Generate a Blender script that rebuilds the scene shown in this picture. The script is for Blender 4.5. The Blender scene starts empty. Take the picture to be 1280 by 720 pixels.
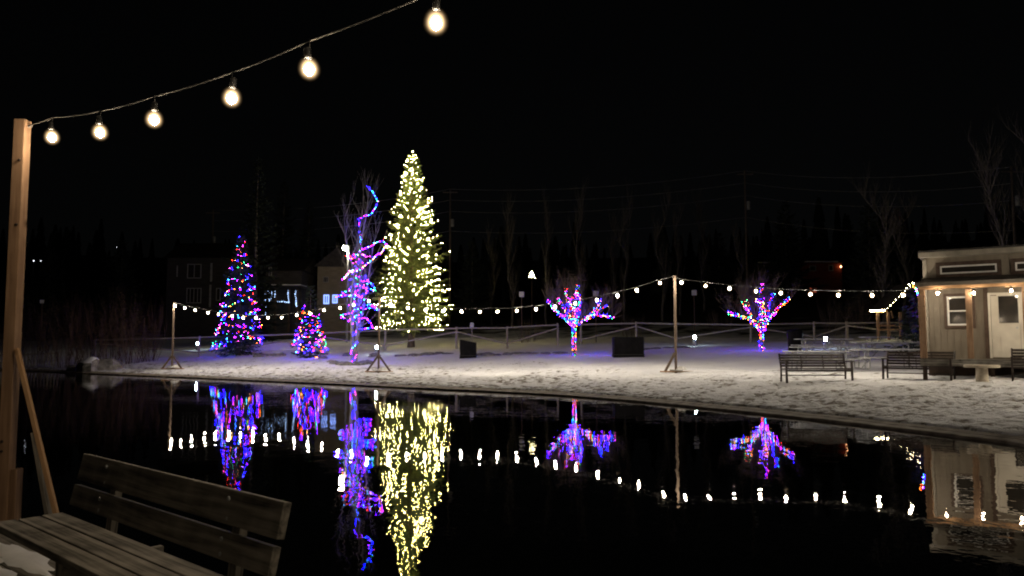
import bpy, math, random
import numpy as np
from mathutils import Vector, Matrix, noise

random.seed(11)
S = bpy.context.scene
COL = S.collection
R = math.radians

# ------------------------------------------------------------------ camera
F = 962.0
CAM_H = 1.9
TH = math.atan(70 / F)
cam = bpy.data.cameras.new('camera')
cam.sensor_width = 36.0
cam.lens = F / 1280 * 36.0
cam.clip_end = 3000
cam.clip_start = 0.05
camo = bpy.data.objects.new('camera', cam)
COL.objects.link(camo)
camo.location = (0, 0, CAM_H)
camo.rotation_euler = (math.pi / 2 + TH, 0, 0)
S.camera = camo

def ray(px, py):
    a = (px - 640) / F
    v = (360 - py) / F
    return Vector((a, math.cos(TH) - v * math.sin(TH), math.sin(TH) + v * math.cos(TH)))

def P(px, py, d):
    r = ray(px, py)
    r = r * (d / r.y)
    return Vector((r.x, r.y, r.z + CAM_H))

def onz(px, py, z):
    r = ray(px, py)
    r = r * ((z - CAM_H) / r.z)
    return Vector((r.x, r.y, z))

# ------------------------------------------------------------------ terrain
SHORE_PX = [(-260, 460), (0, 463), (80, 466), (150, 469), (225, 472), (300, 475.5), (400, 480), (500, 485), (620, 490.5), (700, 495),
            (800, 503), (900, 513), (1000, 523.5), (1100, 535), (1200, 547.5), (1280, 558.5), (1420, 588), (1700, 660)]
SHORE = [onz(x, y, 0) for x, y in SHORE_PX]
_s = []
for i in range(len(SHORE) - 1):           # smooth resample
    for k in range(4):
        p0 = SHORE[max(i - 1, 0)]; p1 = SHORE[i]; p2 = SHORE[i + 1]; p3 = SHORE[min(i + 2, len(SHORE) - 1)]
        t = k / 4
        _s.append(0.5 * ((2 * p1) + (p2 - p0) * t + (2 * p0 - 5 * p1 + 4 * p2 - p3) * t * t + (3 * p1 - p0 - 3 * p2 + p3) * t ** 3))
_s.append(SHORE[-1])
SHORE = _s
POND = [(p.x, p.y) for p in SHORE] + [(16, -6), (10, -22), (-55, -24), (-66, 20)]
PA = np.array(POND); PB = np.roll(PA, -1, 0)

def sdist(x, y):
    """signed distance to the pond's edge, positive on land"""
    x = np.atleast_1d(np.asarray(x, float)); y = np.atleast_1d(np.asarray(y, float))
    best = np.full(x.shape, 1e9); ins = np.zeros(x.shape, bool)
    for (ax, ay), (bx, by) in zip(PA, PB):
        ex, ey = bx - ax, by - ay
        t = np.clip(((x - ax) * ex + (y - ay) * ey) / (ex * ex + ey * ey), 0, 1)
        best = np.minimum(best, np.hypot(x - ax - t * ex, y - ay - t * ey))
        c = ((ay > y) != (by > y))
        xi = ax + (y - ay) * ex / (ey if abs(ey) > 1e-9 else 1e-9)
        ins ^= c & (x < xi)
    return np.where(ins, -best, best)

def gz(x, y):
    x = np.atleast_1d(np.asarray(x, float)); y = np.atleast_1d(np.asarray(y, float))
    s = sdist(x, y)
    z = np.interp(s, [-3, 0.14, 0.5, 10, 26, 34, 62, 120, 330, 700], [-1.6, -1.2, 0.13, 0.88, 1.95, 2.2, 5.3, 13, 44, 60])
    und = 0.05 * np.sin(x * .55 + y * .31) + 0.04 * np.sin(x * .23 - y * .71 + 1.3)
    return z + und * np.clip((s - 1) / 5, 0, 1), s

def ground(x, y):
    return float(gz(x, y)[0][0])

def hit(px, py):
    """the pixel's ray meets the ground beyond the water"""
    r = ray(px, py)
    prev = None
    t = 12.0
    while t < 200:
        z = CAM_H + r.z * t / r.y
        x = r.x * t / r.y
        if z <= ground(x, t) and sdist(x, t)[0] > 0.3:
            return Vector((x, t, ground(x, t)))
        t += 0.1
    return Vector((r.x * 60 / r.y, 60, ground(r.x * 60 / r.y, 60)))

def base(px, d):
    x = (px - 640) / F * d / 1.0
    return Vector((x, d, ground(x, d)))

# ------------------------------------------------------------------ materials
def new_mat(name):
    m = bpy.data.materials.new(name); m.use_nodes = True
    nt = m.node_tree; nt.nodes.clear()
    out = nt.nodes.new('ShaderNodeOutputMaterial')
    return m, nt, out

def pm(name, c1, c2, scale=(6, 6, 6), rough=.8, bump=.0, detail=5, metallic=0., spec=.3, lo=.35, hi=.65, dist=.02, rvar=.1):
    m, nt, out = new_mat(name)
    N = nt.nodes.new; L = nt.links.new
    b = N('ShaderNodeBsdfPrincipled')
    tc = N('ShaderNodeTexCoord'); mp = N('ShaderNodeMapping'); mp.inputs['Scale'].default_value = scale
    nz = N('ShaderNodeTexNoise'); nz.inputs['Scale'].default_value = 1; nz.inputs['Detail'].default_value = detail
    L(tc.outputs['Object'], mp.inputs[0]); L(mp.outputs[0], nz.inputs['Vector'])
    cr = N('ShaderNodeValToRGB')
    cr.color_ramp.elements[0].position = lo; cr.color_ramp.elements[1].position = hi
    cr.color_ramp.elements[0].color = (*c1, 1); cr.color_ramp.elements[1].color = (*c2, 1)
    L(nz.outputs['Fac'], cr.inputs[0]); L(cr.outputs[0], b.inputs['Base Color'])
    mr = N('ShaderNodeMapRange'); mr.inputs[3].default_value = rough - rvar; mr.inputs[4].default_value = min(1, rough + rvar)
    L(nz.outputs['Fac'], mr.inputs[0]); L(mr.outputs[0], b.inputs['Roughness'])
    b.inputs['Metallic'].default_value = metallic
    b.inputs['Specular IOR Level'].default_value = spec
    if bump:
        bp = N('ShaderNodeBump'); bp.inputs['Strength'].default_value = bump; bp.inputs['Distance'].default_value = dist
        L(nz.outputs['Fac'], bp.inputs['Height']); L(bp.outputs[0], b.inputs['Normal'])
    L(b.outputs[0], out.inputs[0])
    return m

def em(name, col, strength):
    m, nt, out = new_mat(name)
    e = nt.nodes.new('ShaderNodeEmission')
    e.inputs[0].default_value = (*col, 1); e.inputs[1].default_value = strength
    nt.links.new(e.outputs[0], out.inputs[0])
    m.cycles.emission_sampling = 'FRONT'
    return m

def wood(name, c1, c2, axis='x', fine=38., rough=.8, bump=.5):
    """grain runs along the named axis of the object, with knots"""
    m, nt, out = new_mat(name)
    N = nt.nodes.new; L = nt.links.new
    b = N('ShaderNodeBsdfPrincipled'); tc = N('ShaderNodeTexCoord'); mp = N('ShaderNodeMapping')
    sc = {'x': (1.6, fine, fine), 'z': (fine, fine, 1.6), 'y': (fine, 1.6, fine)}[axis]
    mp.inputs['Scale'].default_value = sc
    L(tc.outputs['Object'], mp.inputs[0])
    w = N('ShaderNodeTexNoise'); w.inputs['Scale'].default_value = 1; w.inputs['Detail'].default_value = 6; w.inputs['Distortion'].default_value = .6
    L(mp.outputs[0], w.inputs['Vector'])
    n2 = N('ShaderNodeTexNoise'); n2.inputs['Scale'].default_value = 5.5; n2.inputs['Detail'].default_value = 3
    L(tc.outputs['Object'], n2.inputs['Vector'])
    mx = N('ShaderNodeMath'); mx.operation = 'MULTIPLY_ADD'; mx.inputs[1].default_value = .45
    L(n2.outputs['Fac'], mx.inputs[0]); L(w.outputs['Fac'], mx.inputs[2])
    cr = N('ShaderNodeValToRGB'); cr.color_ramp.elements[0].position = .5; cr.color_ramp.elements[1].position = .95
    cr.color_ramp.elements[0].color = (*c1, 1); cr.color_ramp.elements[1].color = (*c2, 1)
    L(mx.outputs[0], cr.inputs[0])
    kn = N('ShaderNodeTexVoronoi'); kn.inputs['Scale'].default_value = 2.6
    L(tc.outputs['Object'], kn.inputs['Vector'])
    kr = N('ShaderNodeValToRGB'); kr.color_ramp.elements[0].position = .045; kr.color_ramp.elements[1].position = .12
    kr.color_ramp.elements[0].color = (.35, .3, .25, 1); kr.color_ramp.elements[1].color = (1, 1, 1, 1)
    L(kn.outputs['Distance'], kr.inputs[0])
    mul = N('ShaderNodeMix'); mul.data_type = 'RGBA'; mul.blend_type = 'MULTIPLY'; mul.inputs[0].default_value = 1
    L(cr.outputs[0], mul.inputs[6]); L(kr.outputs[0], mul.inputs[7]); L(mul.outputs[2], b.inputs['Base Color'])
    bp = N('ShaderNodeBump'); bp.inputs['Strength'].default_value = bump; bp.inputs['Distance'].default_value = .004
    L(w.outputs['Fac'], bp.inputs['Height']); L(bp.outputs[0], b.inputs['Normal'])
    b.inputs['Roughness'].default_value = rough; b.inputs['Specular IOR Level'].default_value = .25
    L(b.outputs[0], out.inputs[0])
    return m

M = {}
M['snow'] = pm('snow_cover', (.72, .73, .76), (.84, .84, .86), (5, 5, 5), .75, .5, dist=.03)
M['bark'] = pm('bark', (.07, .055, .04), (.17, .14, .11), (14, 14, 4), .9, .6)
M['pale_bark'] = pm('pale_bark', (.16, .14, .13), (.42, .38, .35), (9, 9, 3), .85, .4)
M['dim_bark'] = pm('dark_bark', (.05, .045, .04), (.15, .135, .12), (9, 9, 3), .9, .4)
M['dark_needles'] = pm('dark_needles', (.01, .015, .011), (.028, .038, .028), (3, 3, 3), .8)
M['twig'] = pm('twig_bark', (.08, .06, .05), (.16, .12, .1), (9, 9, 9), .9)
M['red_twig'] = pm('red_twig', (.05, .03, .022), (.11, .065, .048), (9, 9, 9), .9)
M['needles'] = pm('spruce_needles', (.065, .085, .034), (.15, .18, .075), (3.5, 3.5, 3.5), .7, detail=6, spec=.25)
M['blue_needles'] = pm('dusky_needles', (.022, .036, .026), (.06, .085, .06), (3, 3, 3), .7, detail=6)
M['pine'] = wood('new_pine', (.21, .125, .075), (.37, .235, .145), 'z', 26, .75, .3)
M['old_pine'] = wood('old_pine', (.08, .057, .041), (.18, .13, .092), 'z', 26, .8, .3)
M['pine_x'] = wood('new_pine_board', (.36, .2, .1), (.56, .35, .19), 'x', 26, .75, .3)
M['grey_wood'] = wood('weathered_board', (.04, .036, .03), (.33, .305, .265), 'x', 30, .85, 1.)
M['grey_post'] = wood('weathered_post', (.22, .19, .15), (.46, .41, .34), 'z', 30, .85, .6)
M['grey_rail'] = wood('weathered_rail', (.22, .19, .15), (.44, .4, .33), 'x', 30, .85, .6)
M['edging'] = pm('wet_timber', (.16, .13, .1), (.36, .31, .25), (3, 3, 8), .75, .6, dist=.02)
M['rock'] = pm('rock', (.1, .095, .09), (.3, .28, .26), (3, 3, 3), .9, .8, dist=.06)
M['dark_metal'] = pm('brown_metal', (.022, .014, .011), (.045, .03, .024), (12, 12, 12), .5, .1, spec=.4)
M['galv'] = pm('galvanised', (.28, .29, .3), (.45, .46, .48), (7, 7, 7), .5, .1, metallic=.4)
M['frost_metal'] = pm('frosted_plank', (.26, .27, .29), (.5, .51, .53), (3, 9, 9), .65, .2)
M['tarp'] = pm('black_cover', (.005, .005, .006), (.012, .011, .013), (4, 4, 4), .75, .5, spec=.08, dist=.03)
M['cable'] = pm('black_cable', (.03, .03, .03), (.09, .085, .08), (30, 30, 30), .45, spec=.5)
M['wire'] = pm('utility_wire', (.16, .16, .17), (.26, .26, .27), (2, 2, 2), .6)
M['green_cable'] = pm('green_cable', (.01, .03, .012), (.03, .06, .03), (30, 30, 30), .5)
M['socket'] = pm('socket_plastic', (.015, .015, .015), (.04, .04, .04), (40, 40, 40), .45)
M['siding'] = pm('taupe_siding', (.15, .126, .096), (.2, .17, .132), (5, 5, 1.2), .8, .25, dist=.006)
M['trim'] = pm('brown_trim', (.05, .03, .02), (.085, .055, .04), (8, 8, 8), .65, .1)
M['white_trim'] = pm('white_trim', (.62, .6, .56), (.76, .74, .7), (5, 5, 5), .5)
M['grey_trim'] = pm('grey_trim', (.24, .24, .23), (.34, .34, .33), (5, 5, 5), .6)
M['fascia'] = pm('fascia', (.19, .168, .135), (.25, .222, .18), (4, 4, 4), .7, .1)
M['door_paint'] = pm('cream_door', (.54, .5, .43), (.62, .58, .5), (3, 3, 3), .5, .05)
M['roof'] = pm('metal_roof', (.02, .018, .017), (.05, .045, .04), (3, 3, 3), .5)
M['concrete'] = pm('concrete', (.4, .34, .26), (.56, .49, .38), (10, 10, 10), .85, .3, dist=.01)
M['sign'] = pm('sign_panel', (.55, .54, .5), (.7, .69, .65), (5, 5, 5), .6)
M['dark_wall'] = pm('dark_siding', (.03, .027, .025), (.06, .055, .05), (1, 1, 9), .85, .2)
M['tan_wall'] = pm('tan_siding', (.2, .17, .12), (.28, .24, .17), (1, 1, 9), .85, .2)
M['red_wall'] = pm('red_siding', (.16, .035, .022), (.24, .06, .04), (1, 1, 9), .85, .2)
M['pole'] = wood('pole_wood', (.08, .065, .055), (.18, .15, .13), 'z', 14, .9, .5)
M['pad'] = pm('tray_snow', (.5, .47, .43), (.8, .79, .78), (7, 7, 7), .85, .4, dist=.03)

# lamps: things that give off light
M['warm_bulb'] = em('lit_bulb', (1., .87, .68), 1350)
M['eave_bulb'] = em('lit_bulb_eave', (1., .8, .56), 330)
M['near_bulb'] = em('lit_bulb_close', (1., .8, .55), 345)
def halo_mat(name, strength):
    """added halo sphere: emission fades from its middle outwards, imitating lens glow"""
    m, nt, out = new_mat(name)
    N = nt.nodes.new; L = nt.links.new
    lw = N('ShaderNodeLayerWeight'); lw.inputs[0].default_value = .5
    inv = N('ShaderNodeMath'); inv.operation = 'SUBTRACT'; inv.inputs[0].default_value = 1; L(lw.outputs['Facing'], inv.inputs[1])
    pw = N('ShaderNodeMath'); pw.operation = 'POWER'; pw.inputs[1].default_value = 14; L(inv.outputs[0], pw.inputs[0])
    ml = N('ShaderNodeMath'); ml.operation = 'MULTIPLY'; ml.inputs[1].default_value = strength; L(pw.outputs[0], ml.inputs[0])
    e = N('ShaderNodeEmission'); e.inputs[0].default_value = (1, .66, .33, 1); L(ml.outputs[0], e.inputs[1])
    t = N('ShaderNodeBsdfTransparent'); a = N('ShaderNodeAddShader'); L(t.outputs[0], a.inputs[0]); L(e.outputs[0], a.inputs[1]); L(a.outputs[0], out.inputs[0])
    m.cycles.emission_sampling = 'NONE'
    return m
M['glow_halo'] = halo_mat('bulb_halo', 4.)  # painted glow on an added sphere round each bulb, not glass
M['street'] = em('street_lamp_glow', (1., .86, .62), 380)
M['bollard'] = em('bollard_glow', (.75, .95, 1.), 110)
M['yellow_led'] = em('led_warm_white', (1., .8, .24), 640)
M['strip'] = em('led_strip', (1., .86, .46), 130)
M['icicle'] = em('icicle_led', (.4, .6, 1.), 5)
M['blue_glow'] = em('blue_lit_window_trim', (.25, .38, 1.), 2.2)
M['far_lamp'] = em('far_lamp', (.85, .92, 1.), 4)
M['pink_glow'] = em('lit_red_curtain', (1., .22, .12), .25)
M['orange_lamp'] = em('porch_lamp', (1., .45, .2), 9)
LED = {'blue': ((.004, .0016, 1.), 74), 'violet': ((.15, .004, 1.), 46), 'red': ((1., .02, .008), 30), 'orange': ((1., .19, .015), 30),
       'green': ((.02, .85, .18), 24), 'cyan': ((.05, .62, 1.), 26), 'pink': ((1., .05, .42), 24), 'gold': ((1., .5, .1), 28)}
for k, (c, s_) in LED.items():
    M['led_' + k] = em('led_' + k, c, s_ * (6.8 if k == 'blue' else 5. if k == 'violet' else 2.0))
MIX = ['blue'] * 8 + ['violet'] * 4 + ['red'] * 4 + ['orange'] * 4 + ['green'] * 3 + ['cyan'] * 2 + ['pink'] * 2 + ['gold'] * 2

def glass_mat():
    m, nt, out = new_mat('dark_window_glass')
    b = nt.nodes.new('ShaderNodeBsdfPrincipled')
    tc = nt.nodes.new('ShaderNodeTexCoord'); nz = nt.nodes.new('ShaderNodeTexNoise'); nz.inputs['Scale'].default_value = 3
    cr = nt.nodes.new('ShaderNodeValToRGB')
    cr.color_ramp.elements[0].color = (.012, .012, .012, 1); cr.color_ramp.elements[1].color = (.05, .042, .035, 1)
    nt.links.new(tc.outputs['Object'], nz.inputs['Vector']); nt.links.new(nz.outputs['Fac'], cr.inputs[0]); nt.links.new(cr.outputs[0], b.inputs['Base Color'])
    b.inputs['Roughness'].default_value = .06
    bp = nt.nodes.new('ShaderNodeBump'); bp.inputs['Strength'].default_value = .05; bp.inputs['Distance'].default_value = .02
    nt.links.new(nz.outputs['Fac'], bp.inputs['Height']); nt.links.new(bp.outputs[0], b.inputs['Normal'])
    nt.links.new(b.outputs[0], out.inputs[0])
    return m
M['glass'] = glass_mat()

# ------------------------------------------------------------------ mesh helpers
class MB:
    def __init__(s):
        s.v = []; s.f = []; s.mi = []
    def box(s, c, size, rot=None, taper=1., mi=0):
        x, y, z = (a / 2 for a in size)
        b = len(s.v)
        m = rot if rot is not None else Matrix.Identity(3)
        c = Vector(c)
        for dz in (-1, 1):
            k = taper if dz > 0 else 1.
            for dx, dy in ((-1, -1), (1, -1), (1, 1), (-1, 1)):
                s.v.append(c + m @ Vector((dx * x * k, dy * y * k, dz * z)))
        for q in ((3, 2, 1, 0), (4, 5, 6, 7), (0, 1, 5, 4), (1, 2, 6, 5), (2, 3, 7, 6), (3, 0, 4, 7)):
            s.f.append([b + i for i in q]); s.mi.append(mi)
        return s
    def bar(s, a, b_, w, h, up=(0, 0, 1), mi=0):
        """a box from point a to point b; its local x runs along it"""
        a = Vector(a); b_ = Vector(b_); d = b_ - a
        x = d.normalized(); u = Vector(up)
        if abs(x.dot(u)) > .98: u = Vector((0, 1, 0))
        y = u.cross(x).normalized(); z = x.cross(y)
        m = Matrix((x, y, z)).transposed()
        return s.box((a + b_) / 2, (d.length, w, h), m, mi=mi)
    def tube(s, pts, rad, n=6, cap=True, mi=0):
        pts = [Vector(p) for p in pts]
        if not hasattr(rad, '__len__'): rad = [rad] * len(pts)
        rings = []
        ref = Vector((.31, .17, .93)).normalized()
        for i, p in enumerate(pts):
            d = (pts[min(i + 1, len(pts) - 1)] - pts[max(i - 1, 0)])
            d = d.normalized() if d.length > 1e-9 else Vector((0, 0, 1))
            r0 = ref if abs(d.dot(ref)) < .97 else Vector((1, 0, 0))
            u = d.cross(r0).normalized(); w = d.cross(u)
            ring = []
            for k in range(n):
                a = 2 * math.pi * k / n
                ring.append(len(s.v)); s.v.append(p + (u * math.cos(a) + w * math.sin(a)) * rad[i])
            rings.append(ring)
        for a, b in zip(rings, rings[1:]):
            for k in range(n):
                s.f.append([a[k], a[(k + 1) % n], b[(k + 1) % n], b[k]]); s.mi.append(mi)
        if cap:
            s.f.append(rings[0][::-1]); s.f.append(rings[-1][:]); s.mi += [mi, mi]
        return s
    def lathe(s, prof, n=12, c=(0, 0, 0), mi=0):
        c = Vector(c); rings = []
        for r, z in prof:
            ring = []
            for k in range(n):
                a = 2 * math.pi * k / n
                ring.append(len(s.v)); s.v.append(c + Vector((r * math.cos(a), r * math.sin(a), z)))
            rings.append(ring)
        for a, b in zip(rings, rings[1:]):
            for k in range(n):
                s.f.append([a[k], a[(k + 1) % n], b[(k + 1) % n], b[k]]); s.mi.append(mi)
        s.f.append(rings[0][::-1]); s.f.append(rings[-1][:]); s.mi += [mi, mi]
        return s
    def octa(s, c, r, mi=0):
        c = Vector(c); b = len(s.v)
        for d in ((1, 0, 0), (-1, 0, 0), (0, 1, 0), (0, -1, 0), (0, 0, 1.25), (0, 0, -1.25)):
            s.v.append(c + Vector(d) * r)
        for q in ((0, 2, 4), (2, 1, 4), (1, 3, 4), (3, 0, 4), (2, 0, 5), (1, 2, 5), (3, 1, 5), (0, 3, 5)):
            s.f.append([b + i for i in q]); s.mi.append(mi)
        return s
    def build(s, name, mats, parent=None, origin=None, bevel=0., smooth=False):
        me = bpy.data.meshes.new(name)
        o3 = Vector(origin) if origin is not None else Vector()
        me.from_pydata([tuple(Vector(v) - o3) for v in s.v], [], s.f)
        if not isinstance(mats, (list, tuple)): mats = [mats]
        for m in mats: me.materials.append(m)
        if len(mats) > 1: me.polygons.foreach_set('material_index', s.mi)
        if smooth: me.polygons.foreach_set('use_smooth', [True] * len(me.polygons))
        me.update()
        o = bpy.data.objects.new(name, me)
        COL.objects.link(o)
        if parent is not None:
            o.parent = parent
        elif origin is not None:
            o.location = o3
        if bevel:
            bv = o.modifiers.new('bevel', 'BEVEL'); bv.width = bevel; bv.segments = 2; bv.limit_method = 'ANGLE'
        return o

def arr_mesh(name, verts, faces, mat, parent=None, smooth=False):
    me = bpy.data.meshes.new(name)
    me.from_pydata(verts, [], faces); me.materials.append(mat); me.update()
    o = bpy.data.objects.new(name, me); COL.objects.link(o)
    if parent is not None: o.parent = parent
    return o

def tag(o, label=None, cat=None, group=None, kind=None):
    if label: o['label'] = label
    if cat: o['category'] = cat
    if group: o['group'] = group
    if kind: o['kind'] = kind
    return o

def thing(name, loc, label, cat, group=None, rz=0.):
    o = bpy.data.objects.new(name, None); COL.objects.link(o)
    o.empty_display_size = .2
    o.location = loc; o.rotation_euler = (0, 0, rz)
    return tag(o, label, cat, group)

def copy_tree(o, parent=None):
    c = o.copy(); COL.objects.link(c)
    if parent is not None: c.parent = parent
    for ch in list(o.children): copy_tree(ch, c)
    return c

def board(name, a, b, w, h, mat, parent, origin, up=(0, 0, 1), bevel=.004):
    """one board as an object of its own whose local x runs along it, so that the grain follows it"""
    a = Vector(a); b = Vector(b); d = b - a
    x = d.normalized(); u = Vector(up)
    if abs(x.dot(u)) > .98: u = Vector((0, 1, 0))
    y = u.cross(x).normalized(); z = x.cross(y)
    m = MB().box((0, 0, 0), (d.length, w, h))
    o = m.build(name, mat, parent, bevel=bevel)
    mw = Matrix((x, y, z)).transposed().to_4x4()
    mw.translation = (a + b) / 2 - Vector(origin)
    o.matrix_local = mw
    return o

# ------------------------------------------------------------------ ground, water, edging
def axis(lo, hi, step, far_lo, far_hi):
    a = list(np.arange(lo, hi, step))
    st = step; p = hi
    while p < far_hi: a.append(p); st *= 1.22; p += st
    a.append(far_hi)
    st = step; p = lo - step; b = []
    while p > far_lo: b.append(p); st *= 1.22; p -= st
    b.append(far_lo)
    return np.array(b[::-1] + a)

xs = axis(-30, 28, .24, -900, 900); ys = axis(14, 58, .22, -400, 1100)
GX, GY = np.meshgrid(xs, ys)
Z, SD = gz(GX.ravel(), GY.ravel())
rough = np.zeros(len(Z)); gx = GX.ravel(); gy = GY.ravel()
near = (SD > .4) & (SD < 40)
for i in np.nonzero(near)[0]:
    t = max(0., min(1., (11 - SD[i]) / 7))
    q = noise.noise((gx[i] * 1.5, gy[i] * 1.5, 0)) * .05 + noise.noise((gx[i] * 3.6, gy[i] * 3.6, 4)) * .035
    rough[i] = q * (.25 + .75 * t) + noise.noise((gx[i] * .5, gy[i] * .5, 8)) * .05
Z = Z + rough * np.clip((SD - .4) / .6, 0, 1)
# footprints: trails along the shore and round the benches, each print a real dent with a low rim
prg = random.Random(17); prints = []
def trail(pts, spread, n):
    for (x0, y0), (x1, y1) in zip(pts, pts[1:]):
        L = math.hypot(x1 - x0, y1 - y0); k = int(L / .62)
        for _ in range(n):
            ox, oy = prg.gauss(0, spread), prg.gauss(0, spread)
            for i in range(k):
                t = (i + prg.random() * .4) / k; sd = .12 if i % 2 else -.12
                prints.append((x0 + (x1 - x0) * t + ox - sd * (y1 - y0) / L + prg.gauss(0, .07), y0 + (y1 - y0) * t + oy + sd * (x1 - x0) / L + prg.gauss(0, .07)))
trail([(14, 19.5), (9.2, 23), (5, 28), (0, 33), (-6, 38), (-14, 44)], 1.0, 6)
trail([(16, 21), (11, 23.5), (8, 26)], 1.2, 6); trail([(8, 25.5), (4, 34), (3, 44)], .5, 2); trail([(7, 26.5), (-3, 40), (-7, 52)], .5, 2)
for _ in range(500): prints.append((prg.uniform(3, 17), prg.uniform(16, 27)))
Z2 = Z.reshape(len(ys), len(xs)); SD2 = SD.reshape(len(ys), len(xs))
for fx_, fy_ in prints:
    i0, i1 = np.searchsorted(xs, (fx_ - .6, fx_ + .6)); j0, j1 = np.searchsorted(ys, (fy_ - .6, fy_ + .6))
    if i1 <= i0 or j1 <= j0: continue
    r2 = ((xs[i0:i1][None, :] - fx_) ** 2 + (ys[j0:j1][:, None] - fy_) ** 2)
    Z2[j0:j1, i0:i1] += (-.075 * np.exp(-r2 / .025) + .03 * np.exp(-r2 / .1)) * (SD2[j0:j1, i0:i1] > 1.)
nx = len(xs); ny = len(ys)
faces = [(j * nx + i, j * nx + i + 1, (j + 1) * nx + i + 1, (j + 1) * nx + i) for j in range(ny - 1) for i in range(nx - 1)]
me = bpy.data.meshes.new('ground')
me.from_pydata(list(zip(gx.tolist(), gy.tolist(), Z.tolist())), [], faces)
at = me.attributes.new('shore_distance', 'FLOAT', 'POINT'); at.data.foreach_set('value', SD.astype(np.float32))
me.polygons.foreach_set('use_smooth', [True] * len(me.polygons))
go = bpy.data.objects.new('ground', me); COL.objects.link(go); go['kind'] = 'structure'

def ground_mat():
    m, nt, out = new_mat('snowy_ground')
    N = nt.nodes.new; L = nt.links.new
    b = N('ShaderNodeBsdfPrincipled'); tc = N('ShaderNodeTexCoord'); at = N('ShaderNodeAttribute'); at.attribute_name = 'shore_distance'
    def nz(scale, detail=5, sc=(1, 1, 1), rough=.55):
        mp = N('ShaderNodeMapping'); mp.inputs['Scale'].default_value = sc
        n = N('ShaderNodeTexNoise'); n.inputs['Scale'].default_value = scale; n.inputs['Detail'].default_value = detail; n.inputs['Roughness'].default_value = rough
        L(tc.outputs['Object'], mp.inputs[0]); L(mp.outputs[0], n.inputs['Vector']); return n.outputs['Fac']
    def ramp(v, a, b_, ca=(0, 0, 0), cb=(1, 1, 1)):
        r = N('ShaderNodeValToRGB'); r.color_ramp.elements[0].position = a; r.color_ramp.elements[1].position = b_
        r.color_ramp.elements[0].color = (*ca, 1); r.color_ramp.elements[1].color = (*cb, 1); L(v, r.inputs[0]); return r.outputs[0]
    def math_(op, a, b_):
        n = N('ShaderNodeMath'); n.operation = op
        for i, v in enumerate((a, b_)):
            if isinstance(v, (int, float)): n.inputs[i].default_value = v
            else: L(v, n.inputs[i])
        return n.outputs[0]
    def mix(f, a, b_):
        n = N('ShaderNodeMix'); n.data_type = 'RGBA'
        L(f, n.inputs[0])
        for i, v in ((6, a), (7, b_)):
            if isinstance(v, tuple): n.inputs[i].default_value = (*v, 1)
            else: L(v, n.inputs[i])
        return n.outputs[2]
    def rng(v, a, b_, c, d):
        n = N('ShaderNodeMapRange'); n.inputs[1].default_value = a; n.inputs[2].default_value = b_; n.inputs[3].default_value = c; n.inputs[4].default_value = d
        L(v, n.inputs[0]); return n.outputs[0]
    sd = at.outputs['Fac']
    snow = ramp(nz(.8, 6), .3, .7, (.8, .8, .83), (.91, .91, .92))
    dirt_shadow = ramp(nz(9, 4), .35, .65, (.06, .045, .03), (.2, .16, .11))
    fine = nz(2.9, 6, (1, 1.1, 1), .6)
    broad = nz(.23, 3)
    wear_shade = math_('ADD', fine, math_('MULTIPLY', math_('SUBTRACT', broad, .5), .35))
    wear_shade = math_('ADD', wear_shade, rng(sd, 1., 14., .06, -.14))         # trampled towards the water: more bare dirt and painted footprint shadow
    dmask = ramp(wear_shade, .56, .63)
    dmask = math_('MULTIPLY', dmask, .9)
    lawn = mix(dmask, snow, dirt_shadow)
    scrub = ramp(nz(1.4, 6), .35, .7, (.012, .011, .008), (.04, .034, .024))
    patch = ramp(math_('ADD', nz(.35, 5), rng(sd, 38, 60, .16, -.2)), .52, .6)
    wild = mix(patch, scrub, (.35, .36, .38))
    edge = math_('ADD', sd, math_('MULTIPLY', math_('SUBTRACT', nz(.5, 4), .5), 7))
    col = mix(rng(edge, 35.5, 38, 0, 1), lawn, wild)
    L(col, b.inputs['Base Color'])
    b.inputs['Roughness'].default_value = .8; b.inputs['Specular IOR Level'].default_value = .2
    h = math_('ADD', math_('MULTIPLY', ramp(wear_shade, .46, .62, (1, 1, 1), (0, 0, 0)), rng(sd, 3, 15, .5, .1)), math_('MULTIPLY', nz(3.2, 7, (1, 1, 1), .6), rng(sd, 3, 14, .8, .25)))
    h = math_('ADD', h, math_('MULTIPLY', nz(14, 4), .2))
    bp = N('ShaderNodeBump'); bp.inputs['Strength'].default_value = 1; bp.inputs['Distance'].default_value = .15
    L(h, bp.inputs['Height']); L(bp.outputs[0], b.inputs['Normal'])
    L(b.outputs[0], out.inputs[0])
    return m
me.materials.append(ground_mat())

def water_mat():
    m, nt, out = new_mat('pond_water')
    N = nt.nodes.new; L = nt.links.new
    b = N('ShaderNodeBsdfPrincipled'); b.inputs['Base Color'].default_value = (.0025, .003, .003, 1)
    b.inputs['Roughness'].default_value = .008; b.inputs['IOR'].default_value = 1.333
    tc = N('ShaderNodeTexCoord')
    def n(scale, det, sc=(1, 1, 1)):
        mp = N('ShaderNodeMapping'); mp.inputs['Scale'].default_value = sc
        t = N('ShaderNodeTexNoise'); t.inputs['Scale'].default_value = scale; t.inputs['Detail'].default_value = det
        L(tc.outputs['Object'], mp.inputs[0]); L(mp.outputs[0], t.inputs['Vector']); return t.outputs['Fac']
    add = N('ShaderNodeMath'); add.operation = 'MULTIPLY_ADD'; add.inputs[1].default_value = .3
    L(n(4.2, 2, (1.1, 1, 1)), add.inputs[0]); L(n(1.25, 1.5, (1.2, .9, 1)), add.inputs[2])
    bp = N('ShaderNodeBump'); bp.inputs['Strength'].default_value = 1; bp.inputs['Distance'].default_value = .0042
    L(add.outputs[0], bp.inputs['Height']); L(bp.outputs[0], b.inputs['Normal'])
    L(b.outputs[0], out.inputs[0])
    return m
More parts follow.
